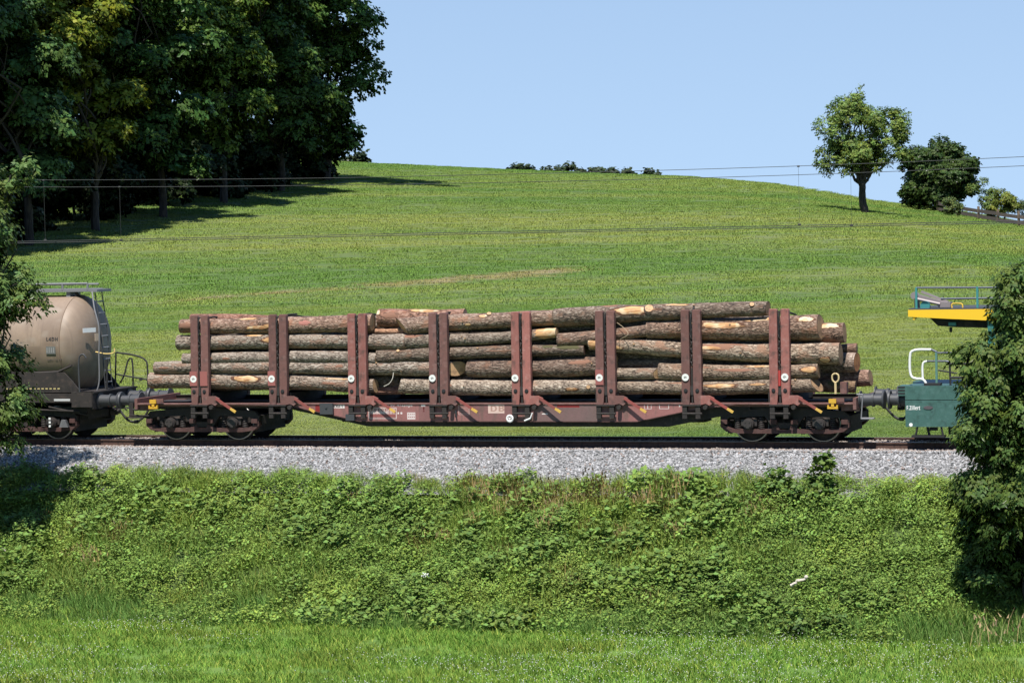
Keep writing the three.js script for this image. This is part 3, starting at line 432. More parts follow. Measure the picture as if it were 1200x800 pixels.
shrub('bramble_bush', [9.6, groundY(9.6, 7.2), 7.2], 'dark shrub at the foot of the embankment below the pale stick', 405, [[0, 0.35, 0, 0.5, 0.35, 0.4], [0.7, 0.3, 0, 0.4, 0.3, 0.4]], 240, [0.12, 0.20, 0.06], { len: 0.11, asp: 0.3, per: 5, spray: 0.24, droop: 0.15 }, { tr: 0.02 });
shrub('broadleaf_weed', [2.6, groundY(2.6, 7.2), 7.2], 'pale broad-leaved weed at the middle foot of the embankment', 406, [[0, 0.25, 0, 0.4, 0.25, 0.3], [0.4, 0.3, -0.1, 0.35, 0.28, 0.3]], 200, [0.15, 0.23, 0.055], { len: 0.15, asp: 0.4, per: 4, spray: 0.26, droop: 0.1 }, { tr: 0.015 });

// ---------------------------------------------------------------- rail vehicles
const { FontLoader } = await import('three/addons/loaders/FontLoader.js');
const { TextGeometry } = await import('three/addons/geometries/TextGeometry.js');
const font = await new FontLoader().loadAsync('fonts/droid/droid_sans_bold.typeface.json');
function letters(text, size, x, y, z, depth = 0.004) { const g = new TextGeometry(text, { font, size, depth, curveSegments: 4 }); g.translate(x, y, z); return plain(g); }
const ST = 2.2285;                                     // distance between the stake pairs
const wheelProfile = (() => { const pts = [[0.07, -0.068], [0.40, -0.05], [0.40, -0.068], [0.488, -0.068], [0.488, -0.045], [0.46, -0.035], [0.457, 0.066], [0.40, 0.066], [0.39, 0.02], [0.2, 0.01], [0.12, 0.07], [0.09, 0.07]].map((p) => new THREE.Vector2(...p)); const g = new THREE.LatheGeometry(pts, 40); g.rotateX(Math.PI / 2); return plain(g); })();
const treadRing = (() => { const g = new THREE.LatheGeometry([[0.425, 0.0665], [0.425, 0.069], [0.4575, 0.069], [0.459, 0.03]].map((p) => new THREE.Vector2(...p)), 40); g.rotateX(Math.PI / 2); return plain(g); })();
function bogieParts(x, parent, name, style = 0) {      // two axles, side frames, axle boxes, springs
  const b = sub(name, parent, [x, 0, 0]);
  for (const ax of [-0.9, 0.9]) {
    const a = part('axle', cyl(0.085, 0.085, 1.7, 'z', [ax, 0.457, 0]), M.dirtAndShade, b);
    for (const s of [-1, 1]) {
      const w = part('wheel', [s > 0 ? wheelProfile.clone() : mirrorZ(wheelProfile)].map((g) => g.translate(ax, 0.457, 0.75 * s)), M.dirtAndShade, b);
      part('wheel_rim', (s > 0 ? treadRing.clone() : mirrorZ(treadRing)).translate(ax, 0.457, 0.75 * s), M.steel, b);
      part('axle_box', [cyl(0.15, 0.135, 0.16, 'z', [ax, 0.475, 1.13 * s]), cyl(0.115, 0.105, 0.05, 'z', [ax, 0.475, 1.235 * s]), box(ax - 0.2, ax + 0.2, 0.42, 0.58, Math.min(s * 0.98, s * 1.1), Math.max(s * 0.98, s * 1.1)), ...[0, 1, 2, 3].map((k) => { const q = rad(45 + 90 * k); return cyl(0.018, 0.018, 0.02, 'z', [ax + Math.cos(q) * 0.075, 0.475 + Math.sin(q) * 0.075, 1.265 * s], 6); })], M.cast, b);
      for (const q of [-0.3, 0.3]) { const hx = []; for (let k = 0; k <= 44; k++) { const a = k * 0.85; hx.push([ax + q + Math.cos(a) * 0.07, 0.36 + k * 0.0065, s * 1.03 + Math.sin(a) * 0.07]); } part('spring', tube(hx, 0.017, 5, 90), M.cast, b); }
    }
  }
  for (const s of [-1, 1]) {
    const z0 = Math.min(s * 0.93, s * 1.14), z1 = Math.max(s * 0.93, s * 1.14);
    // pressed side frame: straight lower beam with upswept ends, dropped guides at each axle, a bowed top beam
    part('side_frame', [plate([[-1.62, 0.40], [-1.48, 0.28], [-1.15, 0.235], [1.15, 0.235], [1.48, 0.28], [1.62, 0.40], [1.62, 0.52], [1.50, 0.42], [1.3, 0.345], [0.55, 0.335], [0.36, 0.345], [0.16, 0.44], [0.12, 0.33], [-0.12, 0.33], [-0.16, 0.44], [-0.36, 0.345], [-0.55, 0.335], [-1.3, 0.345], [-1.50, 0.42], [-1.62, 0.52]], z0, z1)], M.brownDirt, b);
    part('top_beam', [plate([[-1.62, 0.5], [-1.5, 0.5], [-1.42, 0.62], [-0.5, 0.66], [-0.38, 0.5], [-0.3, 0.36], [0.3, 0.36], [0.38, 0.5], [0.5, 0.66], [1.42, 0.62], [1.5, 0.5], [1.62, 0.5], [1.62, 0.66], [1.5, 0.78], [0.4, 0.86], [-0.4, 0.86], [-1.5, 0.78], [-1.62, 0.66]], z0 + 0.02, z1 - 0.02)], M.dirtAndShade, b);
    parts('frame_lug', [-1.52, -0.26, 0.26, 1.52].map((q) => box(q - 0.08, q + 0.08, 0.47, 0.58, Math.min(s * 1.12, s * 1.19), Math.max(s * 1.12, s * 1.19))), M.brownDirt, b);
    parts('brake_block', [-0.38, 0.38, -1.42, 1.42].map((q) => box(q - 0.05, q + 0.05, 0.24, 0.6, s * 0.75 - 0.05, s * 0.75 + 0.05)), M.dirtAndShade, b);
  }
  part('bolster', [box(-0.22, 0.22, 0.5, 0.9, -1.12, 1.12), box(-1.62, -1.46, 0.42, 0.66, -1.0, 1.0), box(1.46, 1.62, 0.42, 0.66, -1.0, 1.0), box(-1.4, 1.4, 0.5, 0.62, -0.35, 0.35), box(-0.5, 0.5, 0.86, 0.97, -0.6, 0.6)], M.dirtAndShade, b);
  parts('brake_rod', [bar([-1.4, 0.36, 0.5], [1.4, 0.36, 0.5], 0.03), bar([-1.4, 0.36, -0.5], [1.4, 0.36, -0.5], 0.03), box(-0.45, -0.36, 0.2, 0.55, -0.9, 0.9), box(0.36, 0.45, 0.2, 0.55, -0.9, 0.9), box(-1.5, -1.4, 0.22, 0.5, -0.9, 0.9), box(1.4, 1.5, 0.22, 0.5, -0.9, 0.9)], M.dirtAndShade, b);
  return b;
}
function bufferPart(x, z, dir, parent) {               // dir: which way the buffer points
  const s = (len, at, r0, r1) => cyl(dir > 0 ? r0 : r1, dir > 0 ? r1 : r0, len, 'x', [x + dir * at, 1.05, z], 24);
  const b = part('buffer', [s(0.03, 0.015, 0.22, 0.22), s(0.30, 0.17, 0.155, 0.15), s(0.05, 0.33, 0.175, 0.175), s(0.24, 0.45, 0.135, 0.135)], M.darkGrey, parent);
  part('buffer_head', [s(0.045, 0.592, 0.225, 0.235), s(0.012, 0.619, 0.235, 0.2)], M.darkGrey, b);
  return b;
}

// ---- log wagon
const wagon = group('log_wagon', 'long red-brown bogie flat wagon with eight pairs of stakes carrying the logs', 'freight wagon');
for (const s of [1, -1]) {
  const z = (a, b) => [Math.min(s * a, s * b), Math.max(s * a, s * b)];
  part('side_sill', [box(-9.62, 9.62, 0.965, 1.0, ...z(1.12, 1.325)), box(-9.62, 9.62, 0.90, 0.965, ...z(1.12, 1.16))], M.paintDull, wagon);
  part('inner_rail', [box(-9.62, 9.62, s > 0 ? 0.85 : 0.84, s > 0 ? 0.97 : 1.06, ...z(1.06, 1.10)), box(-9.62, 9.62, s > 0 ? 0.971 : 1.06, s > 0 ? 0.985 : 1.075, ...z(1.03, 1.115))], M.dirtAndShade, wagon);  // near-black material puts the shade inside the frame into the colour
  part('lower_girder', plate([[-5.6, 0.9], [-4.95, 0.76], [-3.15, 0.392], [4.9, 0.398], [6.35, 0.68], [7.0, 0.82], [7.0, 0.97], [-5.6, 0.97]], ...z(1.10, 1.15)), M.dirtAndShade, wagon);
}
// the lettered plate on the near side: paint, repainted panels and markings
{
  const X0 = -6.4, X1 = 6.9, Y0 = 0.45, Y1 = 1.05, W = 2048, H = 128, cv = document.createElement('canvas'); cv.width = W; cv.height = H;
  const c = cv.getContext('2d'), im = c.createImageData(W, H), K = [[340, -5.25], [422, -3.31], [600, 0.82], [746, 4.12], [800, 5.31], [862, 6.67]];
  const toX = (p) => { let i = 0; while (i < K.length - 2 && p > K[i + 1][0]) i++; return lerp(K[i][1], K[i + 1][1], (p - K[i][0]) / (K[i + 1][0] - K[i][0])); };
  const cx = (p) => (toX(p) - X0) / (X1 - X0) * W, cy = (p) => H - ((0.53 + (494 - p) / 44.4) - Y0) / (Y1 - Y0) * H;
  const fresh = [[388, 492], [508, 552], [736, 800]].map(([a, b]) => [cx(a), cx(b)]);
  for (let y = 0; y < H; y++) for (let x = 0; x < W; x++) {
    const u = x / W * 13.3, v = y / H * 0.6, isF = fresh.some(([a, b]) => x > a && x < b) ? 1 : 0, a = fbm(u * 1.6, v * 5, 4), b = fbm(u * 9, v * 3, 3);
    let k = mix3([0.165, 0.083, 0.078], [0.30, 0.125, 0.115], isF ? 0.85 : 0.25 + 0.6 * (a - 0.4)); k = mix3(k, [0.12, 0.085, 0.07], smooth(0.5, 0.75, b) * 0.5 + smooth(0.35, 0.6, v) * 0.35 * a);
    if (x > cx(628) && x < cx(705)) k = mix3(k, [0.14, 0.10, 0.095], 0.6);
    const g = 0.88 + 0.24 * fbm(u * 30, v * 40, 2), o = (y * W + x) * 4; for (let q = 0; q < 3; q++) im.data[o + q] = S_LUT[Math.round(clamp(k[q] * g) * 4096)]; im.data[o + 3] = 255;
  }
  c.putImageData(im, 0, 0);
  const R = (x0, x1, y0, y1, col) => { c.fillStyle = col; c.fillRect(cx(x0), cy(y0), cx(x1) - cx(x0), cy(y1) - cy(y0)); };
  const F = (x0, x1, y0, y1, col, w = 2.5) => { c.strokeStyle = col; c.lineWidth = w; c.strokeRect(cx(x0), cy(y0), cx(x1) - cx(x0), cy(y1) - cy(y0)); };
  const T = (s, x0, y1, h, col, sx = 1) => { c.save(); c.fillStyle = col; c.font = `bold ${h * 4.8 * 1.35}px sans-serif`; c.translate(cx(x0), cy(y1)); c.scale(sx, 1); c.fillText(s, 0, 0); c.restore(); };
  const wh = '#d8d0cc';
  R(370, 376, 471, 485, '#7d2422'); R(386, 388, 471, 485, '#7d2422');
  R(391, 404.5, 473.4, 479, wh); T('CKA 1', 391.8, 478.4, 3.6, '#47302f', 0.62);
  R(391, 404.5, 471.6, 472.4, wh);
  T('31 80', 452, 476.8, 3.7, wh, 0.72); T('472', 466.5, 476.8, 3.7, wh, 0.72); T('Snps', 474.3, 477, 3.7, wh, 0.72); T('TEN  80 D-ORME', 452.5, 472.8, 2.4, wh, 0.8);
  F(433, 465.5, 478.4, 490.6, wh); R(434.5, 464, 479, 485.5, '#b99f9b'); for (let i = 0; i < 7; i++) R(436 + i * 4.2, 436.6 + i * 4.2, 479, 485.5, '#8a4a46'); T('A  B1 B2 C2 C3', 436, 481.6, 2, '#543030', 0.8); T('S 32 46 56 61', 436, 485, 2.2, wh, 0.8); R(434, 465, 486.4, 488.2, '#8a4a46');
  R(467, 468.8, 483.4, 485.6, wh); R(470.5, 472.6, 483.4, 485.6, wh);
  R(478.3, 488, 483.6, 491.6, '#cdbfbb'); c.save(); for (let i = 0; i < 4; i++) { R(479.4 + i * 2.2, 480.4 + i * 2.2, 485, 486.4, '#9a6c68'); R(479.4 + i * 2.2, 480.8 + i * 2.2, 488.4, 489.6, '#9a6c68'); } c.restore();
  R(495, 500, 474, 477, wh); T('!', 496.5, 483, 6, '#551513');
  F(539, 551, 474.5, 486, '#c9b0ab', 2); for (let i = 0; i < 5; i++) R(540.2, 550, 476 + i * 2, 476.6 + i * 2, '#b28d88');
  R(573.2, 592, 472.6, 484.6, '#cdb2a6'); c.save(); c.fillStyle = '#a78377'; c.font = 'bold 48px sans-serif'; c.translate(cx(575), cy(482.4)); c.scale(0.98, 0.95); c.fillText('DB', 0, 0); c.restore();
  R(654, 680, 472, 478, '#7e2220');
  F(755.5, 763.5, 472.8, 479.6, wh, 2); R(759, 759.8, 472.8, 479.6, wh); R(754, 764, 472, 473.4, wh);
  F(773.2, 784, 474, 479.4, wh, 2.2);
  R(796, 797.6, 472.2, 474.2, wh); R(796, 797.6, 475, 477.4, wh); R(640, 642, 474, 475.6, wh); R(636, 643, 484.6, 485.8, wh);
  const tx = new THREE.CanvasTexture(cv); tx.colorSpace = THREE.SRGBColorSpace; tx.magFilter = THREE.LinearFilter;
  const outline = [[-6.6, 0.97], [-5.25, 0.92], [-4.2, 0.72], [-3.31, 0.535], [4.12, 0.535], [5.31, 0.775], [6.7, 0.97]];
  const g = plate(outline, 1.275, 1.305), p = g.attributes.position, uv = g.attributes.uv; for (let i = 0; i < p.count; i++) uv.setXY(i, (p.getX(i) - X0) / (X1 - X0), (p.getY(i) - Y0) / (Y1 - Y0));
  part('solebar_plate', g, std([1, 1, 1], 0.75, 0, { map: tx }), wagon, 'red-brown side plate with white lettering');
  part('solebar_plate', plate(outline, -1.305, -1.275), M.paintDull, wagon);
  const lip = []; for (let i = 0; i + 1 < outline.length; i++) lip.push(flat([...outline[i], 1.30], [...outline[i + 1], 1.30], 0.02, 0.06)); part('plate_flange', lip, M.brownDirt, wagon);
}
for (let i = 0; i < 17; i++) { const x = -9.0 + i * 1.125; part('cross_beam', box(x - 0.06, x + 0.06, 0.82, 0.96, -1.06, 1.06), M.dirtAndShade, wagon); }
part('centre_beam', [box(-9.5, 9.5, 0.8, 0.99, -0.4, 0.4), box(-4.2, 5.6, 0.45, 0.8, -0.35, 0.35)], M.dirtAndShade, wagon);
for (const s of [-1, 1]) {
  const h = part('headstock', [box(s > 0 ? 9.62 : -9.7, s > 0 ? 9.7 : -9.62, 0.84, 1.12, -1.33, 1.33), box(Math.min(s * 9.3, s * 9.62), Math.max(s * 9.3, s * 9.62), 0.8, 0.96, -1.2, 1.2)], M.paintDull, wagon);
  for (const z of [-0.88, 0.88]) bufferPart(s * 9.7, z, s, wagon);
  part('coupling_hook', [bar([s * 9.7, 1.04, 0], [s * 10.0, 1.02, 0], 0.06), bar([s * 10.0, 1.02, 0], [s * 10.1, 1.14, 0], 0.05)], M.dirtAndShade, wagon);
  const hk = part('rope_hook', [box(s * 9.13 - 0.09, s * 9.13 + 0.09, 1.0, 1.1, 1.33, 1.42), box(s * 9.13 - 0.035, s * 9.13 + 0.035, 0.9, 1.0, 1.35, 1.41), box(s * 9.13 - 0.13, s * 9.13 + 0.13, 0.86, 0.91, 1.35, 1.41), box(s * 9.13 - 0.13, s * 9.13 - 0.09, 0.91, 0.95, 1.35, 1.41), box(s * 9.13 + 0.09, s * 9.13 + 0.13, 0.91, 0.95, 1.35, 1.41)], M.yellow, wagon, s < 0 ? 'yellow rope hook at the left end' : 'yellow rope hook at the right end');
  part('hook_bracket', [box(Math.min(s * 9.13, s * 9.13 + 0.28), Math.max(s * 9.13, s * 9.13 + 0.28), 1.03, 1.12, 1.325, 1.37)], M.paintDull, wagon);
}
part('end_step', [bar([9.85, 1.2, 1.25], [9.80, 0.62, 1.25], 0.018), bar([9.80, 0.62, 1.25], [10.12, 0.62, 1.25], 0.022), box(9.8, 10.1, 0.6, 0.63, 1.05, 1.3), bar([9.85, 1.2, 1.25], [9.7, 1.2, 1.25], 0.018)], M.grey, wagon);
part('end_step', [box(-9.95, -9.83, 0.60, 1.0, 1.1, 1.16), box(-9.98, -9.5, 0.6, 0.64, 1.0, 1.25), bar([-9.9, 0.68, 1.2], [-9.35, 0.66, 1.2], 0.02)], M.dirtAndShade, wagon);
part('tail_lamp_bracket', (() => { const o = [tube([[9.19, 1.72, 1.3], [9.12, 1.68, 1.3], [9.12, 1.55, 1.3], [9.19, 1.50, 1.3], [9.26, 1.55, 1.3], [9.26, 1.68, 1.3], [9.19, 1.72, 1.3]], 0.022), box(9.165, 9.215, 1.22, 1.5, 1.28, 1.32)]; return o; })(), std([0.55, 0.42, 0.22], 0.6), wagon);
part('end_post', [box(9.28, 9.44, 1.22, 1.5, 1.0, 1.2)], M.paintDull, wagon);
part('valve_box', [box(-4.38, -4.02, 0.72, 1.0, 1.306, 1.40), cyl(0.03, 0.03, 0.02, 'z', [-4.2, 0.9, 1.41], 10)], M.darkGrey, wagon);
part('valve_box', [box(-3.66, -3.42, 0.56, 0.72, 1.306, 1.42)], M.darkGrey, wagon);
part('brake_wheel', (() => { const t = new THREE.TorusGeometry(0.075, 0.028, 8, 20); t.translate(0.83, 0.62, 1.46); return [plain(t), ...[0, 1, 2].map((k) => { const a = rad(30 + 120 * k); return bar([0.83, 0.62, 1.46], [0.83 + Math.cos(a) * 0.075, 0.62 + Math.sin(a) * 0.075, 1.46], 0.016); }), bar([0.83, 0.62, 1.3], [0.83, 0.62, 1.46], 0.02)]; })(), M.white, wagon, 'small white hand wheel');
part('brake_handle', [bar([1.2, 0.56, 1.4], [1.36, 0.62, 1.42], 0.022), bar([1.36, 0.62, 1.42], [1.42, 0.76, 1.42], 0.018), bar([1.3, 0.6, 1.3], [1.3, 0.6, 1.42], 0.02)], M.white, wagon);
part('brake_handle', [bar([-0.68, 0.82, 1.33], [-0.64, 0.66, 1.36], 0.018), cyl(0.035, 0.035, 0.03, 'z', [-0.66, 0.76, 1.34], 12)], M.black, wagon);
part('brake_hose', [tube([[10.0, 0.92, 0.35], [10.2, 0.85, 0.4], [10.45, 0.60, 0.42], [10.62, 0.54, 0.42], [10.75, 0.62, 0.42], [10.85, 0.85, 0.4]], 0.032, 8, 30), cyl(0.05, 0.05, 0.1, 'x', [10.62, 0.545, 0.42], 10)], M.rubber, wagon);
part('brake_hose', [tube([[-9.75, 0.9, 0.3], [-9.85, 0.65, 0.35], [-10.1, 0.45, 0.4], [-10.35, 0.48, 0.4], [-10.6, 0.75, 0.4], [-10.75, 0.9, 0.35]], 0.032, 8, 30), cyl(0.05, 0.05, 0.1, 'x', [-10.12, 0.45, 0.4], 10)], M.rubber, wagon);
part('brake_hose', [tube([[-9.4, 0.95, 1.1], [-9.6, 0.84, 1.15], [-9.8, 0.82, 1.15], [-10.05, 0.88, 1.1]], 0.022, 8, 20)], M.rubber, wagon);
bogieParts(-7.85, wagon, 'bogie'); bogieParts(7.85, wagon, 'bogie');
{
  const six = (() => { const cv = document.createElement('canvas'); cv.width = cv.height = 64; const c = cv.getContext('2d'); c.fillStyle = '#e2e2dd'; c.fillRect(0, 0, 64, 64); c.fillStyle = '#4a4a48'; c.font = 'bold 38px sans-serif'; c.textAlign = 'center'; c.fillText('6', 32, 46); const t = new THREE.CanvasTexture(cv); t.colorSpace = THREE.SRGBColorSpace; return std([1, 1, 1], 0.6, 0, { map: t }); })();
  const discGeo = (() => { const g = new THREE.CylinderGeometry(0.09, 0.09, 0.008, 28); g.rotateX(Math.PI / 2); return plain(g); })();
  const post = (sx) => { const s = new THREE.Shape([[-0.078 + sx * 0.004, 0.95], [0.078 + sx * 0.004, 0.95], [0.1, 1.28], [0.1, 1.36], [0.094, 3.26], [0.08, 3.29], [-0.08, 3.29], [-0.094, 3.26], [-0.1, 1.36], [-0.1, 1.28]].map((p) => new THREE.Vector2(...p))); const g = new THREE.ExtrudeGeometry(s, { depth: 0.13, bevelEnabled: true, bevelSize: 0.008, bevelThickness: 0.008, bevelSegments: 1 }); g.translate(0, 0, 1.235); return boxUV(g); };
  const postL = post(-1), postR = post(1), bolt = merge([cyl(0.034, 0.034, 0.02, 'z', [0, 1.31, 1.38], 8), cyl(0.05, 0.05, 0.008, 'z', [0, 1.31, 1.375], 16)]);
  const link = []; for (let k = 0; k < 17; k++) { const t = new THREE.TorusGeometry(0.034, 0.013, 6, 10); t.scale(0.8, 1.45, 1); if (k % 2) t.rotateY(Math.PI / 2); t.translate(0.012 * Math.sin(k * 1.7), 3.2 - k * 0.082, 1.30); link.push(plain(t)); }
  const chainGeo = merge(link), rodGeo = merge([bar([0, 0.98, 1.30], [0, 1.86, 1.30], 0.026), box(-0.035, 0.035, 1.2, 1.42, 1.27, 1.34)]);
  const r = rngOf(55), dullPosts = [0, 1, 3, 5, 6];
  for (let i = 0; i < 8; i++) for (const side of [1, -1]) {
    const x = (i - 3.5) * ST, st = sub('stake_pair', wagon, [x, 0, 0]); if (side < 0) st.rotation.y = Math.PI, st.scale.y = 0.9; const dir = side;
    const mats = [0, 1].map((k) => { const m = (dullPosts.includes(i) ? M.paintDull : M.paint).clone(); const q = 0.85 + 0.35 * r(); m.color.setRGB(q, q * 0.98, q * 0.97); m.map = m.map.clone(); m.map.offset.set(r(), r()); return m; });
    const lean = [0.012, 0.012, 0.006, 0.006, 0.004, 0.002, 0.0, 0.004][i];
    [[-0.147, postL], [0.147, postR]].forEach(([dx, g], k) => { const p = part('stake', g, mats[k], st); p.position.set(dx, 0, 0); p.rotation.z = -lean; p.rotation.x = -0.006; });
    if (side < 0) continue;
    for (const dx of [-0.147, 0.147]) { const b = part('bolt', bolt, M.black, st); b.position.x = dx; }
    part('chain', chainGeo, M.cast, st).userData.kind = 'stuff'; part('rod', rodGeo, M.cast, st);
    const d = part('number_disc', discGeo, six, st, 'white disc with the number 6'); d.position.set(i === 7 ? 0.147 : -0.147, 1.64, 1.388);
    part('stake_foot', [box(-0.25, 0.25, 0.93, 0.965, 1.2, 1.42), box(-0.24, -0.12, 0.62, 0.93, 1.308, 1.40), box(0.10, 0.22, 0.62, 0.93, 1.308, 1.40), bar([-0.24, 0.74, 1.38], [0.26, 0.74, 1.38], 0.03), cyl(0.055, 0.055, 0.24, 'z', [0.36, 0.9, 1.34], 14)], M.dirtAndShade, st);
    part('lever_bracket', [plate([[0.235, 0.96], [0.36, 0.99], [0.46, 0.94], [0.56, 1.02], [0.58, 1.13], [0.45, 1.19], [0.235, 1.19]], 1.34, 1.40)], dullPosts.includes(i) && i !== 6 ? M.paintDull : M.paint, st);
    part('lever', [flat([0.50, 1.13, 1.42], [0.98, 0.84, 1.47], 0.065, 0.03)], std([0.21 + 0.06 * r(), 0.06, 0.05], 0.75), st);
    part('lever_grip', [flat([0.93, 0.872, 1.466], [1.08, 0.78, 1.482], 0.062, 0.036)], std([0.58, 0.36, 0.07], 0.7), st);
    if ([0, 1, 5].includes(i)) part('stake_sleeve', [box(-0.252, -0.045, 1.46, 1.84, 1.384, 1.388), ...(i === 0 ? [box(0.043, 0.252, 1.46, 1.84, 1.384, 1.388)] : [])], std([0.30, 0.10, 0.088], 0.7), st);
    if (i === 7) part('red_sleeve', [bar([0, 1.42, 1.33], [0, 1.80, 1.33], 0.036)], M.red, st, 'red and white plastic sleeve');
    const y0 = 3.16, top = [3.24, 3.26, 3.28, 3.29, 3.30, 3.33, 3.44, 3.20][i], dx = [0.22, 0.22, 0.14, 0.16, 0.15, 0.26, 0.1, 0.05][i];
    part('tie_strap', [tube([[0, 2.6, 1.30], [0, y0, 1.31], [0.03, y0 + 0.09, 1.25], [dx * 0.5, top - 0.02, 1.05], [dx, top, 0.8], [dx + 0.1, top - 0.08, 0.2], [dx, top - 0.25, -0.6], [0.05, y0 - 0.3, -1.2]], 0.024, 7, 40)], M.strap, st);
    if (i === 1 || i === 5) part('tie_strap', [tube([[0.1, top - 0.02, 1.12], [dx * 0.7, top + 0.02, 0.95], [dx + 0.12, top + 0.035, 0.75]], 0.02, 6, 14)], M.strap, st);
  }
  const bunks = []; for (let i = 0; i < 8; i++) { const x = (i - 3.5) * ST; const b = part('bunk', [box(x - 0.34, x + 0.26, 0.99, 1.25, -1.12, 1.13)], M.dirtAndShade, wagon); }
}

// ---- tank wagon at the left
{
  const t = group('tank_wagon', 'dusty beige tank wagon with end ladder and hand rails at the left', 'tank wagon', [-11.0, 0, 0]);
  const tankTex = dataTex(512, 512, (u, v) => { const a = fbm(u * 5, v * 3, 4), b = fbm(u * 60, v * 3 + 9, 3); let k = mix3([0.27, 0.20, 0.145], [0.20, 0.145, 0.105], smooth(0.4, 0.75, a)); k = mix3(k, [0.11, 0.085, 0.066], smooth(0.52, 0.8, b) * 0.22); k = mix3(k, [0.31, 0.26, 0.21], smooth(0.55, 0.8, fbm(u * 8 + 30, v * 8, 3)) * 0.5); const g = 0.94 + 0.12 * fbm(u * 40, v * 40, 2); return [k[0] * g, k[1] * g, k[2] * g]; });
  const tm = std([1, 1, 1], 0.55, 0.0, { map: tankTex });
  const Y = 2.53, Rr = 1.31;
  const barrel = cyl(Rr, Rr, 12, 'x', [-6.89, Y, 0], 72, true); { const uv = barrel.attributes.uv; for (let i = 0; i < uv.count; i++) uv.setXY(i, uv.getY(i) * 4, uv.getX(i) * 3); }
  part('barrel', barrel, tm, t);
  const dp = [[0, 0.55], [0.3, 0.54], [0.6, 0.51], [0.85, 0.45], [1.02, 0.37], [1.15, 0.28], [1.24, 0.18], [1.29, 0.08], [1.31, 0]].map((p) => new THREE.Vector2(...p)).reverse();
  const dome = new THREE.LatheGeometry(dp, 64); dome.rotateZ(-Math.PI / 2); dome.translate(-0.88, Y, 0); { const p = dome.attributes.position, uv = dome.attributes.uv; for (let i = 0; i < p.count; i++) uv.setXY(i, p.getZ(i) / 4, p.getY(i) / 4); }
  part('tank_end', plain(dome), tm, t);
  const ring = new THREE.TorusGeometry(Rr, 0.014, 8, 72); ring.rotateY(Math.PI / 2); ring.translate(-0.89, Y, 0); part('weld_seam', plain(ring), std([0.2, 0.14, 0.10], 0.8), t);
  const lt = std([0.05, 0.045, 0.045], 0.7);
  part('tank_code', letters('L4DH', 0.105, -1.28, 2.66, 1.302), lt, t, 'dark lettering L4DH');
  part('data_plate', [box(-1.28, -1.0, 2.32, 2.52, 1.305, 1.315)], std([0.13, 0.135, 0.13], 0.6), t); parts('plate_line', [0, 1, 2, 3].map((k) => box(-1.26 + k * 0.065, -1.235 + k * 0.065, 2.35, 2.49, 1.3155, 1.318)), std([0.25, 0.25, 0.24], 0.7), t);
  part('small_lettering', letters('LIMIT 1.2  KV', 0.05, -1.28, 2.14, 1.255), lt, t);
  // saddle and frame
  part('saddle', [plate([[-12, 1.28], [-0.35, 1.28], [-0.62, 1.6], [-0.85, 1.82], [-12, 1.82]], 1.12, 1.18), plate([[-12, 1.28], [-0.35, 1.28], [-0.62, 1.6], [-0.85, 1.82], [-12, 1.82]], -1.18, -1.12), box(-12, -0.5, 1.26, 1.34, -1.1, 1.1)], M.dirtAndShade, t);
  part('saddle_top', [tube([[-12, 1.85, 1.15], [-0.95, 1.84, 1.15], [-0.72, 1.89, 1.15], [-0.6, 2.0, 1.15]], 0.03, 8, 24)], M.cast, t);
  const dots = []; for (let k = 0; k < 14; k++) dots.push(box(-2.6 + k * 0.12, -2.53 + k * 0.12, 1.37, 1.40, 1.181, 1.186)); part('rivet_row', dots, std([0.55, 0.45, 0.2], 0.6), t).userData.kind = 'stuff';
  part('frame', [box(-12, 0.05, 1.02, 1.25, 1.15, 1.28), box(-12, 0.05, 1.02, 1.25, -1.28, -1.15), box(-0.04, 0.06, 0.84, 1.26, -1.3, 1.3), box(-12, 0.0, 1.05, 1.2, -0.4, 0.4), box(-0.55, 0.05, 0.9, 1.3, 1.0, 1.34)], M.dirtAndShade, t);
  part('end_platform', [box(-0.45, 0.1, 1.26, 1.30, -1.3, 1.3)], M.dirtAndShade, t);
  part('white_plate', [box(-1.1, -0.62, 1.06, 1.12, 1.281, 1.29)], std([0.5, 0.5, 0.5], 0.6), t);
  for (const z of [-0.88, 0.88]) bufferPart(0.06, z, 1, t);
  part('coupling_hook', [bar([0.06, 1.04, 0], [0.42, 1.02, 0], 0.06), bar([0.42, 1.02, 0], [0.55, 0.8, 0], 0.045), bar([0.55, 0.8, 0], [0.8, 0.98, 0], 0.04)], M.dirtAndShade, t);
  parts('coupling_screw', [cyl(0.09, 0.09, 0.16, 'x', [0.28, 0.72, 0.5], 12), cyl(0.06, 0.06, 0.08, 'x', [0.42, 0.73, 0.52], 12), bar([0.28, 0.72, 0.5], [0.2, 1.0, 0.4], 0.03), tube([[0.5, 1.0, 0.4], [0.55, 0.85, 0.45], [0.62, 0.76, 0.45]], 0.025)], M.dirtAndShade, t);
  part('red_tap', [box(0.2, 0.32, 0.87, 0.92, 0.55, 0.7)], M.red, t);
  bogieParts(-2.15, t, 'bogie');
  parts('axle_mark', [0, 1, 2].map((k) => box(-1.28, -1.22, 0.36 + k * 0.1, 0.42 + k * 0.1, 1.275, 1.285)), M.white, t);
  // walkway on top
  part('walkway', [box(-12, -0.38, 3.97, 4.01, -0.32, 0.32), box(-12, -0.38, 3.94, 4.02, 0.32, 0.35), box(-12, -0.38, 3.94, 4.02, -0.35, -0.32), box(-0.38, -0.17, 3.93, 4.0, -0.42, 0.42)], M.grey, t);
  part('walkway_rail', [bar([-12, 4.16, 0.33], [-0.5, 4.16, 0.33], 0.028), bar([-12, 4.13, -0.33], [-0.5, 4.13, -0.33], 0.024), ...[-9, -6, -3, -1.25, -0.5].map((x) => bar([x, 3.98, 0.33], [x, 4.16, 0.33], 0.03))], M.grey, t);
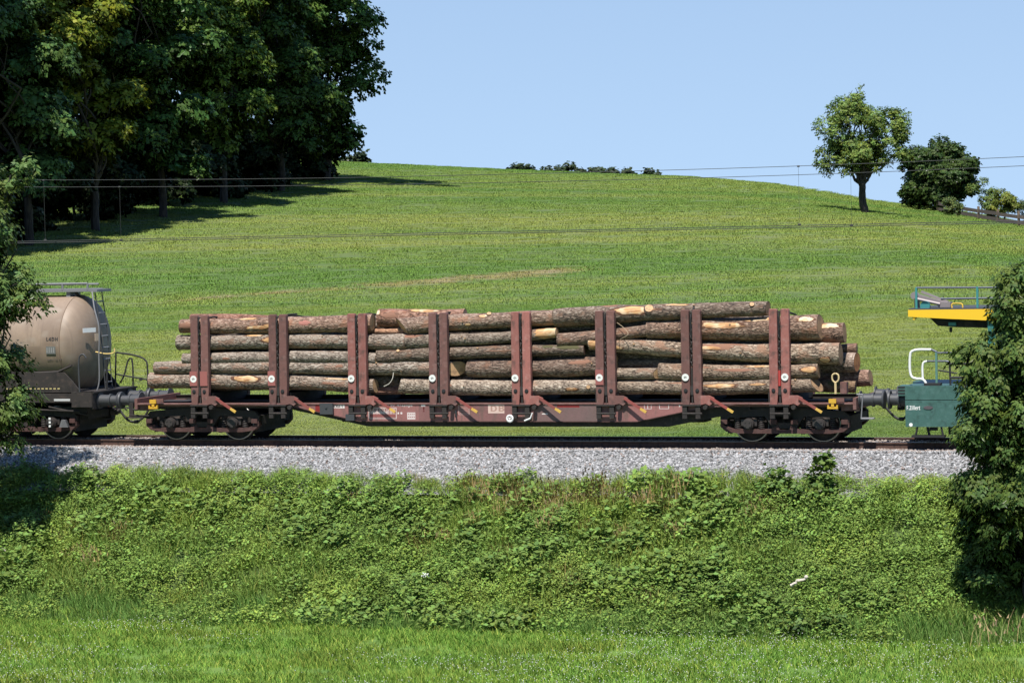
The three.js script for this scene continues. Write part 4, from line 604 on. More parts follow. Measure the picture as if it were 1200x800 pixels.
  parts('walkway_bracket', [-8, -4.6, -2.6, -1.1].map((x) => box(x - 0.06, x + 0.06, 3.7, 3.97, -0.3, 0.3)), M.grey, t);
  parts('walkway_bracket', [-1.9, -0.8, -3.2].map((x) => flat([x, 3.8, 0.2], [x - 0.15, 3.97, 0.25], 0.05, 0.05)), M.dirtAndShade, t);
  // end ladder
  const ld = sub('ladder', t, [-0.18, 0, 0]); const lz = 0.1;
  for (const dz of [-0.2, 0.2]) part('ladder_rail', [bar([-0.12, 3.95, lz + dz], [0.02, 2.9, lz + dz], 0.016), bar([0.02, 2.9, lz + dz], [0.12, 1.28, lz + dz], 0.016)], M.darkGrey, ld);
  for (let k = 0; k < 8; k++) { const y = 1.5 + k * 0.31, x = y > 2.9 ? lerp(0.02, -0.12, (y - 2.9) / 1.05) : lerp(0.12, 0.02, (y - 1.28) / 1.62); part('rung', [bar([x, y, lz - 0.2], [x, y, lz + 0.2], 0.018)], M.grey, ld); }
  part('hand_rail', [tube([[-0.34, 1.3, 1.27], [-0.34, 2.1, 1.27], [-0.30, 2.26, 1.27], [-0.2, 2.3, 1.27], [-0.12, 2.2, 1.26]], 0.022, 8, 30)], M.darkGrey, t);
  part('hand_rail', [tube([[-0.16, 1.28, 0.62], [-0.1, 1.5, 0.6], [-0.08, 2.2, 0.6], [-0.06, 3.0, 0.6], [-0.2, 3.5, 0.55], [-0.32, 3.95, 0.42]], 0.02, 8, 40)], M.grey, t);
  part('hand_rail', [tube([[-0.25, 2.25, -0.75], [0.28, 2.17, -0.78], [0.56, 2.07, -0.8], [0.64, 1.98, -0.8], [0.66, 1.85, -0.8], [0.66, 1.26, -0.8]], 0.024, 8, 40), bar([-0.3, 1.66, -0.78], [0.66, 1.50, -0.8], 0.02), box(0.42, 0.5, 1.48, 1.56, -0.81, -0.77)], M.black, t);
  part('hand_rail', [tube([[0.04, 1.28, -1.15], [0.04, 1.95, -1.15], [0.0, 2.08, -1.15], [-0.08, 2.02, -1.15], [-0.2, 1.6, -1.1], [-0.32, 1.4, -1.1]], 0.024, 8, 30)], M.black, t);
  part('platform_post', [bar([-0.3, 1.28, -0.75], [-0.25, 2.25, -0.75], 0.024), bar([-0.02, 1.25, 0.3], [0, 2.1, 0.3], 0.03)], M.black, t);
  part('yellow_valve_handle', [tube([[-0.3, 2.32, 0.35], [0.05, 2.27, 0.4], [0.28, 2.31, 0.4], [0.29, 2.42, 0.4]], 0.016, 6, 20)], std([0.75, 0.55, 0.2], 0.6), t);
  const st1 = part('stencil_strip', [box(-0.36, 0.14, 2.86, 2.98, -0.004, 0.004)], M.white, t, 'white lettered strip on the tank end'); st1.position.set(-0.27, 0, 0.58); st1.rotation.y = rad(74);
  const st2 = part('notice_board', [box(-0.08, 0.08, 2.62, 2.82, -0.006, 0.006)], std([0.55, 0.42, 0.30], 0.6), t); st2.position.set(-0.22, 0, 0.42); st2.rotation.y = rad(80);
  part('brake_gear', [box(-1.0, -0.2, 0.75, 0.9, 0.6, 1.15), bar([-2.6, 0.85, 1.2], [-0.4, 0.78, 1.2], 0.025), bar([-1.3, 0.9, 1.22], [-0.2, 0.68, 1.1], 0.03), box(-0.7, -0.3, 0.55, 0.75, -0.9, 0.9), cyl(0.16, 0.16, 0.5, 'x', [-0.5, 0.62, -0.5], 16)], M.dirtAndShade, t);
  const sp = []; for (let k = 0; k < 7; k++) sp.push(box(-0.98 + k * 0.01, -0.72 - k * 0.012, 0.36 + k * 0.028, 0.38 + k * 0.028, 1.16, 1.26)); parts('spring_leaf', sp, M.grey, t);
}

// ---- green crane wagon at the right
{
  const t = group('crane_wagon', 'green works wagon with white hand rails and a yellow platform behind the bushy ash', 'works wagon', [10.9, 0, 0]);
  const greenTex = grimeTex([0.050, 0.122, 0.106], [0.032, 0.075, 0.066], [0.075, 0.155, 0.14], 256, 15, 2), gm = std([1, 1, 1], 0.5, 0, { map: greenTex });
  const teal = std([0.045, 0.22, 0.22], 0.5), rail = std([0.10, 0.11, 0.14], 0.45, 0.4);
  part('body', [box(0, 8, 1.075, 1.41, -1.3, 1.3), box(0.0, 8, 0.42, 1.06, -1.3, 1.3)], gm, t);
  part('groove', [box(0.01, 8, 1.06, 1.075, -1.29, 1.29)], M.black, t);
  part('end_block', [box(-0.2, 0, 1.16, 1.40, 0.6, 1.15), box(-0.2, 0, 1.16, 1.40, -1.15, -0.6), box(-0.12, 0, 0.95, 1.1, -0.4, 0.4)], gm, t);
  parts('vent_slot', [0, 1, 2].map((k) => box(-0.205, -0.02, 1.2 + k * 0.075, 1.235 + k * 0.075, 1.151, 1.156)), M.black, t);
  part('lettering', letters('F.Zillert', 0.10, 0.04, 0.83, 1.301).scale(0.66, 1, 1), M.white, t, 'white lettering on the green side');
  part('maker_plate', (() => { const g = cyl(0.1, 0.1, 0.012, 'z', [0, 0, 0], 24); g.scale(1.15, 0.42, 1); g.translate(0.56, 0.885, 1.307); return g; })(), std([0.12, 0.10, 0.11], 0.5, 0.3), t);
  part('white_mark', [cyl(0.045, 0.045, 0.01, 'z', [0.13, 0.47, 1.306], 16)], M.white, t);
  part('buffer', [cyl(0.16, 0.16, 0.3, 'x', [-0.05, 1.05, 0.88], 20), cyl(0.19, 0.19, 0.06, 'x', [-0.22, 1.05, 0.88], 20), cyl(0.14, 0.14, 0.2, 'x', [-0.34, 1.05, 0.88], 20), cyl(0.235, 0.225, 0.05, 'x', [-0.46, 1.05, 0.88], 24)], M.darkGrey, t);
  part('buffer', [cyl(0.16, 0.16, 0.3, 'x', [-0.05, 1.05, -0.88], 20), cyl(0.14, 0.14, 0.2, 'x', [-0.34, 1.05, -0.88], 20), cyl(0.235, 0.225, 0.05, 'x', [-0.46, 1.05, -0.88], 24)], M.darkGrey, t);
  part('coupling_hook', [bar([0, 0.98, 0], [-0.4, 0.95, 0], 0.06), box(-0.2, 0, 0.82, 0.98, -0.2, 0.2), box(-0.32, -0.18, 0.78, 0.9, 0.45, 0.7)], M.dirtAndShade, t);
  part('step', [bar([0.28, 0.42, 1.25], [0.23, 0.2, 1.25], 0.026), bar([0.86, 0.42, 1.25], [0.9, 0.2, 1.25], 0.026), box(0.14, 0.94, 0.16, 0.21, 1.05, 1.3), bar([0.24, 0.2, 1.2], [0.24, 0.06, 1.2], 0.022), bar([0.5, 0.42, 1.15], [0.55, 0.2, 1.15], 0.03), box(0.55, 0.75, 0.32, 0.4, 1.1, 1.16)], M.black, t);
  part('underframe', [box(1.0, 8, 0.22, 0.415, -1.1, 1.1)], M.dirtAndShade, t);
  part('hand_rail', [tube([[0.64, 2.28, 1.22], [0.25, 2.27, 1.22], [0.15, 2.22, 1.22], [0.12, 2.1, 1.22], [0.12, 1.72, 1.22], [0.16, 1.62, 1.22], [0.26, 1.58, 1.22], [0.40, 1.57, 1.22], [0.48, 1.5, 1.22], [0.50, 1.43, 1.22]], 0.031, 10, 60)], M.white, t, 'white painted hand rail');
  part('hand_rail', [tube([[0.42, 1.57, 1.2], [0.42, 1.88, 1.2], [0.45, 1.97, 1.2], [0.53, 2.0, 1.2]], 0.027, 10, 24)], M.white, t);
  part('guard_rail', [bar([0.53, 2.0, 1.2], [0.98, 2.0, 1.2], 0.024), tube([[0.98, 2.0, 1.2], [1.05, 1.98, 1.2], [1.08, 1.93, 1.2]], 0.026), bar([0.64, 2.28, 1.22], [0.78, 2.22, 1.22], 0.026), bar([0.78, 2.2, 1.22], [3.4, 2.2, 1.22], 0.022)], rail, t);
  part('guard_post', [box(0.735, 0.785, 1.41, 2.24, 1.2, 1.24)], std([0.09, 0.20, 0.17], 0.5), t);
  part('guard_rail', [bar([1.09, 1.42, 1.2], [1.08, 1.94, 1.2], 0.026), bar([1.09, 1.93, 1.2], [3.2, 1.93, 1.2], 0.028), bar([1.09, 1.6, 1.2], [3.2, 1.6, 1.2], 0.03), bar([0.8, 1.78, 1.2], [1.25, 1.7, 1.2], 0.02)], M.black, t);
  part('foot_block', [box(0.46, 0.86, 1.411, 1.475, 1.05, 1.28)], M.black, t);
  const jib = [box(0.1, 3.6, 3.235, 3.27, -0.9, 1.2)];
  part('platform', [plate([[0.09, 3.075], [1.0, 3.02], [3.8, 2.88], [3.8, 3.24], [0.09, 3.24]], 1.16, 1.22), plate([[0.09, 3.075], [1.0, 3.02], [3.8, 2.88], [3.8, 3.24], [0.09, 3.24]], -0.96, -0.9), box(0.09, 0.13, 3.08, 3.24, -0.9, 1.16), box(0.2, 0.25, 3.0, 3.08, 1.1, 1.2)], std([0.82, 0.50, 0.022], 0.5), t, 'yellow painted platform edge');
  part('platform_deck', jib, std([0.05, 0.055, 0.06], 0.8), t);
  part('platform_underside', [plate([[0.55, 3.03], [0.75, 2.84], [1.2, 2.80], [3.8, 2.72], [3.8, 3.03]], -0.6, 0.9), box(1.03, 1.09, 2.68, 2.8, 0.85, 0.9), box(0.17, 0.24, 3.03, 3.07, 0.9, 1.1)], M.dirtAndShade, t);
  part('hydraulic_cap', [box(1.02, 1.2, 2.84, 2.92, 0.9, 0.96)], teal, t);
  const ps = [0.29, 1.77]; for (const x of ps) part('platform_post', [box(x - 0.025, x + 0.025, 3.27, 3.78, 1.15, 1.2)], teal, t);
  part('platform_rail', [bar([0.29, 3.77, 1.175], [3.6, 3.74, 1.175], 0.022), bar([0.9, 3.50, 1.175], [3.6, 3.5, 1.175], 0.024), cyl(0.035, 0.035, 0.06, 'x', [0.92, 3.5, 1.175], 12)], rail, t);
  part('folded_arm', [flat([0.12, 3.58, 0.7], [0.95, 3.34, 0.7], 0.11, 0.12), flat([0.3, 3.66, 0.6], [0.95, 3.40, 0.6], 0.05, 0.08), bar([0.2, 3.5, 0.85], [0.8, 3.36, 0.85], 0.04), cyl(0.09, 0.09, 0.2, 'z', [0.16, 3.57, 0.7], 16), box(0.75, 1.05, 3.28, 3.4, 0.55, 0.85)], std([0.28, 0.24, 0.24], 0.5, 0.3), t);
  part('arm_bracket', [box(0.16, 0.26, 3.27, 3.5, 0.6, 0.8)], M.darkGrey, t); part('teal_cover', [cyl(0.12, 0.12, 0.1, 'z', [0.46, 3.32, 0.95], 16)], teal, t);
  part('yellow_loop', [tube([[1.12, 3.27, 1.0], [1.12, 3.36, 1.0], [1.36, 3.36, 1.0], [1.38, 3.27, 1.0]], 0.02, 6, 20)], std([0.7, 0.45, 0.06], 0.6), t);
  part('machine_house', [box(2.0, 6.5, 1.42, 3.0, -1.2, 1.15)], std([0.03, 0.16, 0.15], 0.5), t);
  part('house_window', [box(2.3, 3.0, 1.9, 2.6, 1.151, 1.156)], std([0.25, 0.4, 0.5], 0.2, 0.1), t);
  bogieParts(3.6, t, 'bogie');
}

// ---------------------------------------------------------------- logs
function barkSet(seed, fis, mid, hi, red) {
  const W = 1024, H = 256, hgt = new Float32Array(W * H);
  for (let y = 0; y < H; y++) for (let x = 0; x < W; x++) {
    const u = x / W, v = y / H, wx = fbm(u * 24, v * 16, 2, 24, 16) * 0.12;
    const a = Math.abs(2 * fbm((u + wx * 0.3) * 26, (v + wx * 0.25) * 34 + seed * 3, 3, 26, 34) - 1), b = fbm(u * 60, v * 64, 3, 60, 64), c = fbm(u * 10, v * 8 + seed, 3, 10, 8);
    hgt[y * W + x] = clamp(0.15 + 1.5 * a + 0.5 * (b - 0.5) + 0.5 * (c - 0.5));
  }
  const color = dataTex(W, H, (u, v) => {
    const h = hgt[Math.min(H - 1, Math.floor(v * H)) * W + Math.min(W - 1, Math.floor(u * W))], big = fbm(u * 8 + seed, v * 6, 4, 8, 6), f = vnoise(u * 220, v * 160, 220, 160);
    let k = mix3(fis, mid, smooth(0.05, 0.5, h)); k = mix3(k, hi, smooth(0.5, 0.95, h) * (0.35 + 0.65 * f)); k = mix3(k, red, smooth(0.55, 0.72, big) * 0.75);
    const g = 0.84 + 0.32 * f; return [k[0] * g * 1.01, k[1] * g, k[2] * g];
  });
  const bump = dataTex(W, H, (u, v) => hgt[Math.min(H - 1, Math.floor(v * H)) * W + Math.min(W - 1, Math.floor(u * W))], false);
  return std([1, 1, 1], 0.92, 0, { map: color, bumpMap: bump, bumpScale: 0.016 });
}
const BARK = {
  g: barkSet(1, [0.055, 0.040, 0.031], [0.235, 0.185, 0.145], [0.43, 0.375, 0.315], [0.245, 0.145, 0.10]),
  b: barkSet(2, [0.045, 0.030, 0.023], [0.18, 0.118, 0.086], [0.31, 0.245, 0.195], [0.22, 0.115, 0.072]),
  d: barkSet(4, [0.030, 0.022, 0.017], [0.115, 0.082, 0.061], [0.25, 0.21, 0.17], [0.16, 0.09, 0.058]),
};
const endTex = dataTex(256, 256, (u, v) => { const x = u - 0.5, y = v - 0.5, r0 = Math.hypot(x, y) * 2, a = Math.atan2(y, x), r = r0 + 0.03 * (fbm(u * 5, v * 5, 3) - 0.5); const ring = 0.5 + 0.5 * Math.sin(r * 95 + 3 * fbm(u * 4, v * 4, 2)), crack = smooth(0.035, 0.0, Math.abs(Math.sin(a * 2.5 + 1.3 * fbm(u * 6, v * 6, 2)))) * smooth(0.1, 0.5, r) * 0.5, st = fbm(u * 7 + 3, v * 7, 3); let k = mix3([0.50, 0.33, 0.18], [0.38, 0.225, 0.115], ring * 0.6); k = mix3(k, [0.25, 0.16, 0.10], smooth(0.45, 0.7, st) * 0.7 + crack); if (r0 > 0.92) k = mix3(k, [0.10, 0.06, 0.04], smooth(0.92, 0.96, r0)); return k; });
const endFresh = std([1.15, 1.12, 1.1], 0.85, 0, { map: endTex }), endOld = std([0.62, 0.60, 0.60], 0.9, 0, { map: endTex }), endPink = std([0.95, 0.82, 0.78], 0.85, 0, { map: endTex });
const woodTex = dataTex(256, 256, (u, v) => { const a = fbm(u * 5, v * 40, 4, 5, 40), b = fbm(u * 6, v * 6, 3, 6, 6); return mix3(mix3([0.56, 0.33, 0.15], [0.30, 0.135, 0.055], smooth(0.35, 0.65, a)), [0.58, 0.43, 0.27], smooth(0.45, 0.7, b)); });
const bareWood = std([1, 1, 1], 0.8, 0, { map: woodTex }), paleWood = std([1.05, 1.15, 1.3], 0.8, 0, { map: woodTex }), woundRim = std([0.10, 0.045, 0.025], 0.9), redMark = std([0.23, 0.115, 0.075], 0.9), sprayMark = std([0.36, 0.15, 0.12], 0.9), mossy = std([0.075, 0.068, 0.028], 0.95);
// d: [xl, yl, zl, rl, xr, yr, zr, rr]; o: bark kind, seed, bend, cut tilts and marks
function makeLog(d, label, o, group_) {
  const [xl, yl, zl, rl, xr, yr, zr, rr] = d, L = xr - xl, r = rngOf(900 + o.seed), N = Math.max(8, Math.round(L / 0.14)), K = 22, ph = r() * 50, ph2 = r() * 50, bend = (o.bend ?? 0.04) * (r() < 0.5 ? -1 : 1), bz = 0.04 * (r() - 0.5);
  const g = group('log', label, 'log', [xl, 0, 0], group_);
  const cen = (s) => { const t = s / L; return [lerp(yl, yr, t) + bend * Math.sin(t * Math.PI) * Math.min(1, L / 4) + 0.035 * (fbm(s * 0.6 + ph, ph2, 2) - 0.5), lerp(zl, zr, t) + bz * Math.sin(t * 3.14) + 0.03 * (fbm(s * 0.6 + ph2, ph, 2) - 0.5)]; };
  const rad_ = (s, a) => { const t = s / L, q = ((a / 6.28318) % 1 + 1) % 1; return lerp(rl, rr, t) * (1 + 0.17 * (fbm(q * 5 + 0, s * 0.9 + ph, 2, 5, 0) - 0.5) + 0.12 * (vnoise(s * 1.6 + ph, ph2) - 0.5) + 0.07 * (vnoise(q * 11, s * 6 + ph2, 11, 0) - 0.5)); };
  const tl = o.tl || [(r() - 0.5) * 0.2, (r() - 0.5) * 0.15], tr = o.tr || [(r() - 0.5) * 0.2, (r() - 0.5) * 0.15];     // cut tilt: slope over z and over y
  const at = (s, a, out = 0) => { const [cy, cz] = cen(s), q = rad_(s, a) + out, dy = Math.sin(a) * q, dz = Math.cos(a) * q, eL = clamp(1 - s / 0.5), eR = clamp(1 - (L - s) / 0.5); return [s + eL * (tl[0] * dz + tl[1] * dy) + eR * (tr[0] * dz + tr[1] * dy), cy + dy, cz + dz]; };
  const p = [], uv = [], idx = [], u0 = r(), v0 = r();
  for (let i = 0; i <= N; i++) { const s = L * i / N; for (let j = 0; j <= K; j++) { const a = 6.28318 * j / K; p.push(...at(s, j === K ? 0 : a)); uv.push(s / 2.6 + u0, j / K + v0); } }
  for (let i = 0; i < N; i++) for (let j = 0; j < K; j++) { const a = i * (K + 1) + j, b = a + 1, c = a + K + 1, e = c + 1; idx.push(a, c, b, b, c, e); }
  const bg = new THREE.BufferGeometry(); bg.setAttribute('position', new THREE.Float32BufferAttribute(p, 3)); bg.setAttribute('uv', new THREE.Float32BufferAttribute(uv, 2)); bg.setIndex(idx); bg.computeVertexNormals();
  const n = bg.attributes.normal; for (let i = 0; i <= N; i++) { const a = i * (K + 1), b = a + K, v = V3(n.getX(a) + n.getX(b), n.getY(a) + n.getY(b), n.getZ(a) + n.getZ(b)).normalize(); n.setXYZ(a, v.x, v.y, v.z); n.setXYZ(b, v.x, v.y, v.z); }
  const base = BARK[o.bark || 'g'], mat = base.clone(), tn = o.tone || [1, 1, 1], kk = 0.96 + 0.2 * r(); mat.color.setRGB(tn[0] * kk * 0.97, tn[1] * kk, tn[2] * kk * 1.03);
  part('bark', plain(bg), mat, g);
  const end = (s, dir, m) => { const q = [], w = [], ix = [], [cy, cz] = cen(s); q.push(s + dir * 0.004, cy, cz); w.push(0.5, 0.5); for (let j = 0; j < K; j++) { const a = 6.28318 * j / K, e = at(s, a, -0.004); q.push(...e); w.push(0.5 + 0.5 * Math.cos(a), 0.5 + 0.5 * Math.sin(a)); } for (let j = 0; j < K; j++) { const a = 1 + j, b = 1 + (j + 1) % K; ix.push(...(dir > 0 ? [0, b, a] : [0, a, b])); } const e = new THREE.BufferGeometry(); e.setAttribute('position', new THREE.Float32BufferAttribute(q, 3)); e.setAttribute('uv', new THREE.Float32BufferAttribute(w, 2)); e.setIndex(ix); e.computeVertexNormals(); return part('cut_end', plain(e), m, g); };
  end(0, -1, o.el || endOld); end(L, 1, o.er || endFresh);
  // places where the bark is torn off: [x, angle in degrees (0 faces the camera, 90 up), half length, half width in degrees, kind]
  const patch = (x, deg, hl, hw, kind) => {
    const R = rngOf(Math.floor(x * 131 + deg + 5000)), a0 = rad(deg), e = R() * 50;
    const make = (grow, lift, m, nm) => { const q = [], w = [], ix = [], A = 34, B = 5; const c = at(clamp(x - xl, 0.02, L - 0.02), a0, lift); q.push(...c); w.push(0, 0);
      for (let b = 1; b <= B; b++) for (let j = 0; j < A; j++) { const t = 6.28318 * j / A, f = b / B, jag = 0.55 + 0.75 * fbm(3 + Math.cos(t) * 2.2 + e, 3 + Math.sin(t) * 2.2, 3) + 0.18 * (hash(j, Math.floor(e)) - 0.5), spl = 0.45 + 1.0 * vnoise(Math.sin(t) * 5 + e, e + (Math.cos(t) > 0 ? 7 : 0)), s = clamp(x - xl + Math.cos(t) * hl * (0.5 * jag + 0.6 * spl) * f * grow, 0.01, L - 0.01), a = a0 + Math.sin(t) * rad(hw) * jag * f * grow; q.push(...at(s, a, lift * (b === B ? 0.2 : 1))); w.push(s / 1.2, a * 0.2); }
      for (let j = 0; j < A; j++) ix.push(0, 1 + (j + 1) % A, 1 + j); for (let b = 1; b < B; b++) for (let j = 0; j < A; j++) { const i0 = 1 + (b - 1) * A + j, i1 = 1 + (b - 1) * A + (j + 1) % A, k0 = i0 + A, k1 = i1 + A; ix.push(i0, i1, k0, k0, i1, k1); }
      const ge = new THREE.BufferGeometry(); ge.setAttribute('position', new THREE.Float32BufferAttribute(q, 3)); ge.setAttribute('uv', new THREE.Float32BufferAttribute(w, 2)); ge.setIndex(ix); ge.computeVertexNormals(); const nn = ge.attributes.normal, pp = ge.attributes.position; const [cy, cz] = cen(clamp(x - xl, 0, L)); let flip = 0; for (let i = 0; i < nn.count; i++) if (nn.getY(i) * (pp.getY(i) - cy) + nn.getZ(i) * (pp.getZ(i) - cz) < 0) flip++; if (flip > nn.count / 2) { for (let i = 0; i < nn.count; i++) nn.setXYZ(i, -nn.getX(i), -nn.getY(i), -nn.getZ(i)); const id = ge.index.array; for (let i = 0; i < id.length; i += 3) { const t = id[i + 1]; id[i + 1] = id[i + 2]; id[i + 2] = t; } }
      return part(nm, plain(ge), m, g); };
    if (kind === 'mark') return make(1, 0.004, redMark, 'scuffed_bark'); if (kind === 'spray') return make(1, 0.004, sprayMark, 'paint_mark');
    if (kind === 'moss') return make(1, 0.004, mossy, 'moss');
    if (kind !== 'plain') make(1.22, 0.003, woundRim, 'torn_bark_edge');
    return make(1, 0.007, kind === 'pale' ? paleWood : bareWood, 'stripped_patch');
  };
  for (const q of o.patches || []) patch(...q);
  const stubs = o.patches ? Array.from({ length: 2 + Math.floor(r() * 3) }, () => [xl + L * (0.06 + 0.88 * r()), -25 + 100 * r(), 0.018 + 0.022 * r()]) : [];
  for (const [x, deg, kr] of [...(o.knots || []), ...stubs]) { const s = x - xl, a = rad(deg), c = at(s, a, 0), dir = V3(0.15, Math.sin(a), Math.cos(a)).normalize(), k = new THREE.CylinderGeometry(kr * 0.85, kr * 1.15, 0.05, 12), m = new THREE.Matrix4().compose(V3(...c), new THREE.Quaternion().setFromUnitVectors(V3(0, 1, 0), dir), V3(1, 1, 1)); k.applyMatrix4(m); part('knot', plain(k), mat, g); const f = new THREE.CircleGeometry(kr * 0.85, 12); f.rotateX(-Math.PI / 2); f.translate(0, 0.0255, 0); f.applyMatrix4(m); part('knot_face', plain(f), kr > 0.045 ? endFresh : endOld, g); }
  return g;
}
